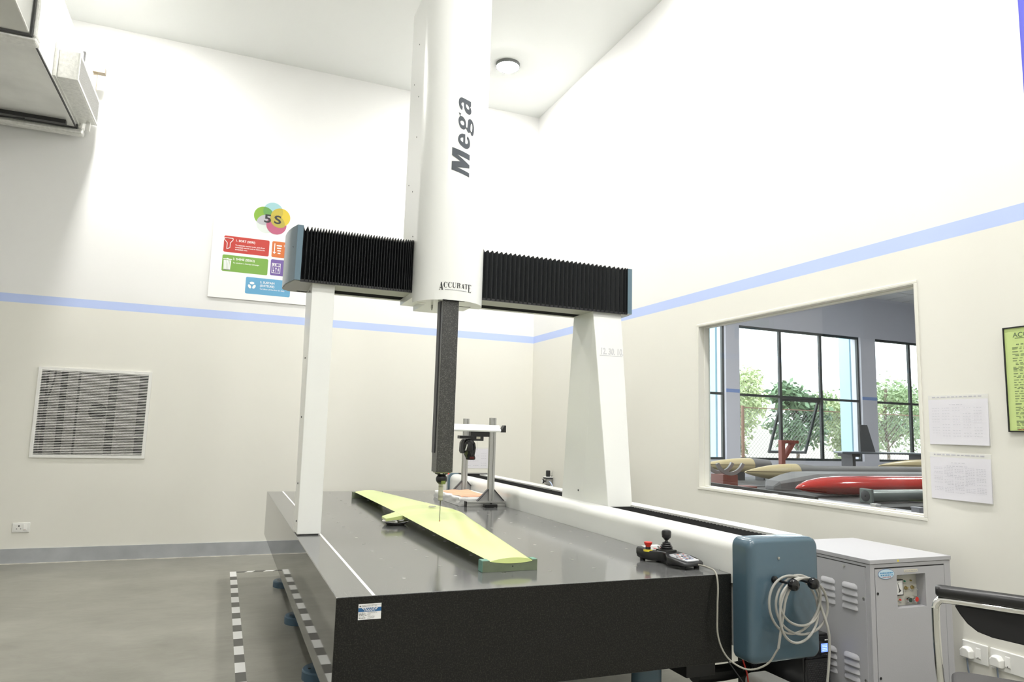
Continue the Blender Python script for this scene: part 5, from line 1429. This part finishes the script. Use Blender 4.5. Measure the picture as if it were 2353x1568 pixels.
HPANE = pane_mat('hall_glass', (0.95, 0.97, 0.97), 0.8)
for wi, (a, b) in enumerate(openings):
    yy = HY1+0.06
    th_ = 0.055
    fm = MB()
    fm.box((a, yy, HW0), (a+th_, yy+0.06, HW1)).box((b-th_, yy, HW0), (b, yy+0.06, HW1)).box((a+th_, yy, HW0), (b-th_, yy+0.06, HW0+th_)).box((a+th_, yy, HW1-th_), (b-th_, yy+0.06, HW1))
    hw = part('window_%d' % (wi+2), fm, FRM)
    hw['kind'] = 'structure'
    n_ = 3
    step = (b-a)/n_
    for k in range(1, n_):
        part('mullion', MB().box((a+step*k-0.035, yy, HW0+th_), (a+step*k+0.035, yy+0.06, HW1-th_)), FRM, hw)
    part('transom', MB().box((a+th_, yy-0.004, 2.185), (b-th_, yy+0.06, 2.24)), FRM, hw)
    for k in range(n_):
        x0_, x1_ = a+step*k+0.036, a+step*(k+1)-0.036
        part('pane', MB().box((x0_, yy+0.028, 2.24), (x1_, yy+0.032, HW1-th_)), HPANE, hw)
        if k == 1 and wi == 1:
            # top-hung sash standing open outwards
            L, an = 2.185-HW0-th_-0.02, 0.34
            def tp_(u, x, d=0.0):
                return (x, yy+0.03+u*math.sin(an)+d*math.cos(an), 2.18-u*math.cos(an)+d*math.sin(an))
            sm = MB()
            def bar(x0b, x1b, u0, u1):
                sm.loft([[tp_(u0, x0b), tp_(u0, x1b), tp_(u0, x1b, 0.04), tp_(u0, x0b, 0.04)], [tp_(u1, x0b), tp_(u1, x1b), tp_(u1, x1b, 0.04), tp_(u1, x0b, 0.04)]])
            bar(x0_, x0_+0.06, 0.0, L); bar(x1_-0.06, x1_, 0.0, L); bar(x0_+0.06, x1_-0.06, 0.0, 0.06); bar(x0_+0.06, x1_-0.06, L-0.06, L)
            sa_ = part('open_sash', sm, FRM, hw)
            part('sash_pane', MB().loft([[tp_(0.06, x0_+0.06, 0.018), tp_(0.06, x1_-0.06, 0.018), tp_(0.06, x1_-0.06, 0.022), tp_(0.06, x0_+0.06, 0.022)], [tp_(L-0.06, x0_+0.06, 0.018), tp_(L-0.06, x1_-0.06, 0.018), tp_(L-0.06, x1_-0.06, 0.022), tp_(L-0.06, x0_+0.06, 0.022)]]), HPANE, sa_)
        else:
            part('pane', MB().box((x0_, yy+0.028, HW0+th_), (x1_, yy+0.032, 2.185)), HPANE, hw)
# pale blue outside columns
PB = mat('column_pale_blue', (0.45, 0.66, 0.74), 0.6)
for k, (a, b) in enumerate(((10.41, 10.76), (14.58, 15.0))):
    struct('trim_%d' % (k+1), MB().box((a, HY1+0.42, 0), (b, HY1+0.75, 5.2)), PB)

# unseen fill lights added to brighten the hall and the near bench
for lx, ly, lab in ((6.5, 8.5, 'unseen fill light added in the hall nearer the window wall corner'), (12.5, 8.0, 'unseen fill light added in the middle of the hall'), (9.5, 3.5, 'unseen fill light added in the hall far from the windows'), (4.9, 4.6, 'unseen fill light added in the hall above the near bench')):
    hl = thing('hall_fill_light', lab, 'ceiling light', (lx, ly, HZ), group='unseen hall fill lights')
    part('tray', MB().box((lx-0.32, ly-0.32, HZ-0.05), (lx+0.32, ly+0.32, HZ-0.006)), WHITE2, hl)
    part('diffuser', MB().box((lx-0.28, ly-0.28, HZ-0.056), (lx+0.28, ly+0.28, HZ-0.05)), mat('hall_fill_glow', (0.9, 0.9, 0.9), 0.5, emit=((1, 0.98, 0.95), 115.0)), hl)

# ------------------------------------------------------------------ benches and airframe parts in the hall
def bench(name, label, x0, x1, y0, y1, z, mtop):
    b_ = thing(name, label, 'table', ((x0+x1)/2, (y0+y1)/2, 0))
    part('top', MB().box((x0, y0, z-0.04), (x1, y1, z)), mtop, b_, bevel=0.004)
    for x in (x0+0.05, x1-0.05):
        for y in (y0+0.05, y1-0.05):
            part('leg', MB().box((x-0.03, y-0.03, 0), (x+0.03, y+0.03, z-0.04)), DARKGREY, b_)
    return b_
bench('work_bench', 'grey work bench standing below the window on its far side', 3.62, 4.36, 2.3, 6.6, 0.80, mat('bench_lilac_grey', (0.33, 0.33, 0.36), 0.45))
LOWZ = 0.70
bench('trestle_table', 'long dark trestle table carrying the red and grey bodies', 4.75, 9.6, 4.45, 6.45, LOWZ, mat('table_dark', (0.06, 0.06, 0.06), 0.6))
bench('trestle_table', 'long dark trestle table carrying the cream nose cones', 4.75, 10.2, 6.55, 8.1, LOWZ, mat('table_dark', (0.06, 0.06, 0.06), 0.6))
def body_x(profile, y, zc, sy=1.0, sz=1.0, n=24):
    """body of revolution along x: profile of (x, radius, z shift)"""
    rings = []
    for x, r, dz in profile:
        rings.append([(x, y+r*sy*math.cos(2*PI*k/n), zc+dz+r*sz*math.sin(2*PI*k/n)) for k in range(n)])
    return MB().loft(rings)
REDP = mat('red_gloss', (0.50, 0.025, 0.018), 0.12, coat=0.6)
rb = thing('red_fuselage', 'glossy red tapered fuselage lying behind the window', 'fuselage', (6.5, 5.35, LOWZ))
part('shell', body_x([(5.19, 0.004, -0.02), (5.25, 0.03, -0.012), (5.36, 0.06, -0.004), (5.52, 0.083, 0.0), (5.75, 0.097, 0.0), (6.2, 0.100, 0.0), (9.0, 0.100, 0.0)], 5.35, 0.802, 1.6, 1.0), REDP, rb, smooth=True, ang=60)
part('keel_line', body_x([(5.22, 0.012, -0.012), (5.36, 0.0605, -0.0045), (5.75, 0.0975, -0.0005), (9.0, 0.1005, -0.0005)], 5.35, 0.802-0.004, 1.602, 0.04), mat('keel_yellow', (0.55, 0.40, 0.12), 0.4), rb)
gb = thing('grey_fuselage', 'matt grey fuselage body behind the red one', 'fuselage', (7, 6.1, LOWZ))
GREYF = mat('primer_grey', (0.15, 0.15, 0.15), 0.55)
rings = []
for x, h, w_ in ((5.55, 0.04, 0.06), (5.60, 0.10, 0.12), (5.85, 0.155, 0.2), (6.05, 0.187, 0.25), (6.3, 0.192, 0.26), (9.4, 0.192, 0.26)):
    rings.append([(x, 6.1+a*w_, LOWZ+b*h) for a, b in ((-1, 0), (1, 0), (1, 0.75), (0.8, 0.98), (0, 1.0), (-0.8, 0.98), (-1, 0.75))])
part('shell', MB().loft(rings), GREYF, gb, bevel=0.004)
CR = mat('nose_cream', (0.52, 0.44, 0.25), 0.35)
def nose(name, label, x0, L, y, zc, r, tail):
    t_ = thing(name, label, 'fuselage', (x0+L/2, y, LOWZ))
    part('nose_cone', body_x([(x0+L*u, r*math.sin(PI/2*min(1, u*1.05+0.02))**0.75, 0) for u in (0, 0.02, 0.06, 0.14, 0.28, 0.45, 0.65, 0.85, 1.0)], y, zc), CR, t_, smooth=True, ang=60)
    part('seam_line', MB().tube([(x0+L*u, y-r*math.sin(PI/2*min(1, u*1.05+0.02))**0.75*1.0, zc+0.012) for u in (0.02, 0.06, 0.14, 0.28, 0.45, 0.65, 0.85, 1.0)], 0.004, n=6), mat('seam_brown', (0.16, 0.12, 0.06), 0.6), t_)
    part('tail_body', body_x([(x0+L, r*0.995, 0), (x0+L+0.10, r*0.97, 0), (x0+L+0.3, r*0.80, 0.0), (x0+L+tail, r*0.80, 0.0)], y, zc), GREYF, t_, smooth=True, ang=60)
    part('saddle', MB().box((x0+L*0.6, y-0.08, LOWZ), (x0+L*0.8, y+0.08, zc-r*0.85)), DARKGREY, t_)
    part('saddle', MB().box((x0+L+tail*0.6, y-0.08, LOWZ), (x0+L+tail*0.7, y+0.08, zc-r*0.75)), DARKGREY, t_)
    return t_
nose('nose_body', 'cream pointed nose cone on a grey body in the middle of the window view', 5.80, 0.78, 6.78, 0.845, 0.105, 3.4)
nose('nose_body', 'cream pointed nose cone furthest left in the window view', 5.75, 0.80, 7.55, 0.885, 0.098, 0.25)
nose('nose_body', 'cream nose cone lying under the flat grey wing plate', 8.72, 1.0, 7.4, 0.905, 0.10, 0.3)
# flat wing plate with upright fin
wp = thing('wing_plate', 'flat dark wing plate with upright grey fin near the hall windows', 'wing plate', (8.9, 7.8, LOWZ))
part('plate', MB().prism([(8.20, 7.55), (10.15, 7.5), (10.15, 7.95), (8.45, 7.95)], 'z', 1.065, 1.092), mat('plate_blue_grey', (0.10, 0.12, 0.14), 0.3), wp, bevel=0.006)
part('fin', MB().prism([(8.745, 1.092), (9.045, 1.092), (8.895, 1.49), (8.735, 1.49)], 'y', 7.72, 7.75), mat('fin_grey', (0.07, 0.075, 0.08), 0.5), wp, bevel=0.004)
part('stand', MB().box((8.50, 7.65, LOWZ), (8.56, 7.85, 1.065)).box((9.9, 7.65, LOWZ), (9.96, 7.85, 1.065)).box((8.46, 7.62, 1.02), (8.62, 7.88, 1.065)), DARKGREY, wp)
# red-brown bracket
RB = mat('oxide_red', (0.20, 0.05, 0.035), 0.5)
bk = thing('steel_bracket', 'red-brown steel bracket with a diagonal brace standing on the far table', 'bracket', (6.6, 7.0, LOWZ))
part('bracket_frame', MB().prism([(6.565, LOWZ), (6.625, LOWZ), (6.625, 1.235), (6.565, 1.235)], 'y', 6.99, 7.05).prism([(6.625, 1.195), (6.850, 1.195), (6.850, 1.235), (6.625, 1.235)], 'y', 6.99, 7.05).prism([(6.625, 0.99), (6.665, 1.02), (6.800, 1.195), (6.735, 1.195), (6.625, 1.05)], 'y', 6.99, 7.05), RB, bk, bevel=0.004)
part('foot_plate', MB().box((6.53, 6.95, LOWZ), (6.68, 7.09, LOWZ+0.012)), RB, bk)
# cradle with curved arms
cd = thing('fuselage_cradle', 'curved steel cradle on a red-brown base at the left of the window view', 'cradle', (5.03, 6.2, LOWZ))
part('base', MB().box((4.93, 6.10, LOWZ), (5.125, 6.30, 0.858)).box((4.80, 6.12, LOWZ), (5.4, 6.28, 0.735)), RB, cd, bevel=0.004)
for yy in (6.10, 6.27):
    ar = []
    for k in range(13):
        a = math.radians(205+130*k/12)
        ar.append((5.033+0.205*math.cos(a), 1.055+0.205*math.sin(a)))
    ar += [(5.033+(p[0]-5.033)*0.82, 1.055+(p[1]-1.055)*0.82) for p in ar[::-1]]
    part('arm', MB().prism(ar, 'y', yy, yy+0.025), mat('cradle_grey', (0.28, 0.28, 0.27), 0.4, metal=0.4), cd)
# grey tube, laths and odds and ends on the near bench
tu = thing('grey_tube', 'grey metal tube with a square end flange at the right of the window view', 'tube', (5.7, 4.75, LOWZ))
TG = mat('tube_grey', (0.20, 0.23, 0.22), 0.35, metal=0.3)
part('tube_wall', body_x([(5.45, 0.056, 0), (7.6, 0.056, 0), (7.6, 0.050, 0), (5.46, 0.050, 0)], 4.75, LOWZ+0.062), TG, tu, smooth=True, ang=40)
part('end_flange', MB().box((5.42, 4.685, LOWZ), (5.45, 4.815, LOWZ+0.128)), TG, tu, bevel=0.006)
part('end_cap', MB().lathe([(0.05, -0.002), (0.03, -0.006), (0.008, -0.006), (0.008, -0.016), (0.001, -0.016)], (5.42, 4.75, LOWZ+0.064), axis='x', n=24), DARKGREY, tu, smooth=True)
BZ_ = 0.80
def lath(label, a, b, w_, h, m_, name='timber_lath'):
    a, b = Vector(a), Vector(b)
    d = (b-a).normalized()
    s_ = Vector((-d.y, d.x, 0))*w_/2
    u = Vector((0, 0, h))
    solo(name, MB().loft([[a-s_, a+s_, a+s_+u, a-s_+u], [b-s_, b+s_, b+s_+u, b-s_+u]]), m_, label, 'lath' if name == 'timber_lath' else 'bar')
WOOD = mat('pale_wood', (0.42, 0.33, 0.22), 0.6)
lath('pale timber lath lying along the near bench', (4.02, 4.15, BZ_), (4.16, 3.42, BZ_), 0.03, 0.014, WOOD)
lath('dark steel bar lying along the back of the near bench', (4.30, 5.85, BZ_), (4.18, 4.10, BZ_), 0.03, 0.03, mat('bar_dark', (0.035, 0.032, 0.03), 0.5), 'steel_bar')
lath('red-brown steel bar at the left end of the near bench', (4.20, 6.2, BZ_), (4.00, 5.2, BZ_), 0.03, 0.022, RB, 'steel_bar')
lath('grey aluminium bar on the near bench', (3.86, 5.3, BZ_), (3.80, 4.3, BZ_), 0.03, 0.015, ALU, 'steel_bar')
bx = [(3.90, 5.62, 0.10, 0.07, 0.02), (3.90, 4.55, 0.09, 0.05, 0.015), (4.12, 3.05, 0.06, 0.10, 0.03), (3.99, 4.75, 0.05, 0.03, 0.03), (4.10, 4.45, 0.04, 0.03, 0.022), (4.02, 3.95, 0.03, 0.05, 0.02), (4.20, 3.60, 0.05, 0.04, 0.03), (3.93, 5.15, 0.06, 0.05, 0.02), (4.22, 3.30, 0.04, 0.06, 0.04)]
labs = ['flat grey box on the near bench below the curved cradle', 'thin grey tray near the front edge of the near bench', 'long grey box at the very right of the near bench', 'small pale box on the near bench below the cream nose', 'small grey box on the near bench left of the timber lath', 'thin white box on the near bench beside the timber lath', 'grey box on the near bench under the grey tube', 'flat white box on the near bench by the cradle', 'dark box at the right end of the near bench']
for (x, y, a, b, h), lb in zip(bx, labs):
    solo('parts_box', MB().box((x-a/2, y-b/2, BZ_), (x+a/2, y+b/2, BZ_+h*0.8)).box((x-a/2-0.003, y-b/2-0.003, BZ_+h*0.8), (x+a/2+0.003, y+b/2+0.003, BZ_+h)), mat('box_%d' % int(x*100), random.choice([(0.6, 0.6, 0.6), (0.3, 0.3, 0.33), (0.7, 0.7, 0.68)]), 0.5), lb, 'box', group='small boxes on the near bench', bevel=0.002)

# ------------------------------------------------------------------ outdoors beyond the hall windows
struct('ground', MB().box((-10, HY1+0.3, -0.3), (60, 60, -0.05)), mat('yard_ground', (0.55, 0.50, 0.44), 0.9, noise=0.2, nscale=0.6))
struct('wall_yard', MB().box((-5, 21.0, -0.05), (60, 21.2, 1.57)), mat('yard_wall_white', (0.70, 0.67, 0.61), 0.8))
fc = thing('wire_fence', 'rusty framed chain-link fence outside the hall windows', 'fence', (18, 15.2, -0.05))
FY = 15.2
RUST = mat('fence_rust', (0.28, 0.16, 0.11), 0.7)
for x in (11.6, 12.95, 22.6):
    part('fence_post', MB().box((x-0.03, FY-0.03, -0.05), (x+0.03, FY+0.03, 2.1)), RUST, fc)
part('fence_rail', MB().box((12.95, FY-0.015, 2.04), (22.6, FY+0.015, 2.065)), RUST, fc)
part('fence_rail', MB().box((11.6, FY-0.012, 0.63), (22.6, FY+0.012, 0.65)), RUST, fc)
wm = MB()
hgt, sp = 2.05, 0.115
k = 0
x = 11.6-hgt
while x < 22.6:
    for sgn in (1, -1):
        xa, xb = (x, x+hgt) if sgn > 0 else (x+hgt, x)
        za, zb = 0.0, hgt
        t0, t1 = 0.0, 1.0
        for lim, side in ((11.6, 0), (22.6, 1)):
            pass
        p0 = Vector((xa, FY, 0.0)); p1 = Vector((xb, FY, hgt))
        def clipx(p0, p1):
            d = p1-p0
            lo, hi = 0.0, 1.0
            if abs(d.x) > 1e-6:
                ta, tb = (11.6-p0.x)/d.x, (22.6-p0.x)/d.x
                lo, hi = max(lo, min(ta, tb)), min(hi, max(ta, tb))
            return (p0+d*lo, p0+d*hi) if hi > lo else None
        c_ = clipx(p0, p1)
        if c_:
            wm.tube(list(c_), 0.005, n=3, cap=False)
    x += sp
part('wire_mesh', wm, mat('fence_wire', (0.22, 0.23, 0.22), 0.5), fc, kind='stuff')

LEAFS = [mat('leaf_%d' % i, c, 0.55) for i, c in enumerate(((0.18, 0.28, 0.15), (0.29, 0.38, 0.20), (0.40, 0.47, 0.25)))]
BARK = mat('bark', (0.16, 0.12, 0.09), 0.8)
def tree(label, x, y, h, rx, z0, nl, leaf, mi):
    t_ = thing('yard_tree', label, 'tree', (x, y, -0.05), group='trees in the yard')
    tr = MB()
    tr.tube(smooth_path([(x, y, -0.05), (x+0.03, y, h*0.25), (x-0.04, y+0.03, h*0.5), (x+0.02, y, h*0.85)], 5), 0.05, n=7, rad=None)
    blobs = []
    for k in range(14):
        a = random.uniform(0, 2*PI)
        rr = rx*random.uniform(0.3, 0.85)
        c = Vector((x+rr*math.cos(a), y+rr*math.sin(a)*0.7, random.uniform(z0+0.25, h*0.92)))
        blobs.append((c, random.uniform(0.25, 0.5)*rx+0.1))
        tr.tube([Vector((x, y, c.z*0.6)), (Vector((x, y, c.z*0.75))+c)/2, c], 0.018, n=5)
    part('trunk', tr, BARK, t_, smooth=True)
    lf = MB()
    for k in range(nl*2):
        c, r_ = random.choice(blobs)
        d = Vector((random.gauss(0, 1), random.gauss(0, 1), random.gauss(0, 0.9))).normalized()*r_*random.random()**0.45
        p = c+d
        u = Vector((random.gauss(0, 1), random.gauss(0, 1), random.gauss(-0.6, 0.6))).normalized()
        v = u.cross(Vector((random.gauss(0, 1), random.gauss(0, 1), random.gauss(0, 1)))).normalized()
        s_ = leaf*random.uniform(0.7, 1.3)
        lf.add([p, p+u*s_*0.5+v*s_*0.22, p+u*s_, p+u*s_*0.5-v*s_*0.22], [(0, 1, 2, 3)])
    part('foliage', lf, LEAFS[mi], t_, kind='stuff')
tree('slim light tree left of the open sash outside', 14.0, 17.4, 3.9, 1.1, 1.3, 1500, 0.16, 2)
tree('dark broad-leaved tree seen through the open sash', 16.0, 16.4, 3.0, 0.75, 1.2, 900, 0.24, 0)
tree('low bush behind the fence at the left pane', 12.9, 16.1, 1.5, 0.7, 0.3, 1000, 0.14, 2)
tree('yellowish bush beside the pale blue column outside', 18.2, 16.5, 2.4, 0.9, 0.3, 1500, 0.14, 2)
tree('tree at the far left window outside', 11.9, 19.2, 3.6, 1.1, 0.6, 1300, 0.16, 1)
tree('spreading tree behind the right window outside', 21.2, 17.6, 3.6, 1.45, 1.2, 2000, 0.15, 1)
tree('low shrub in front of the yard wall on the right', 24.6, 16.6, 1.6, 0.7, 0.2, 1000, 0.14, 1)
tree('broad tree beyond the yard wall furthest left', 17.5, 24.5, 3.4, 1.5, 1.0, 2000, 0.2, 1)
tree('tall airy tree beyond the yard wall in the middle', 21.7, 25.5, 4.4, 1.5, 1.2, 2200, 0.2, 2)
tree('broad tree beyond the yard wall right of the middle', 26.1, 24.5, 3.6, 1.5, 1.0, 2200, 0.2, 1)
tree('dense tree beyond the yard wall furthest right', 30.5, 25.0, 3.8, 1.5, 1.0, 2200, 0.2, 0)
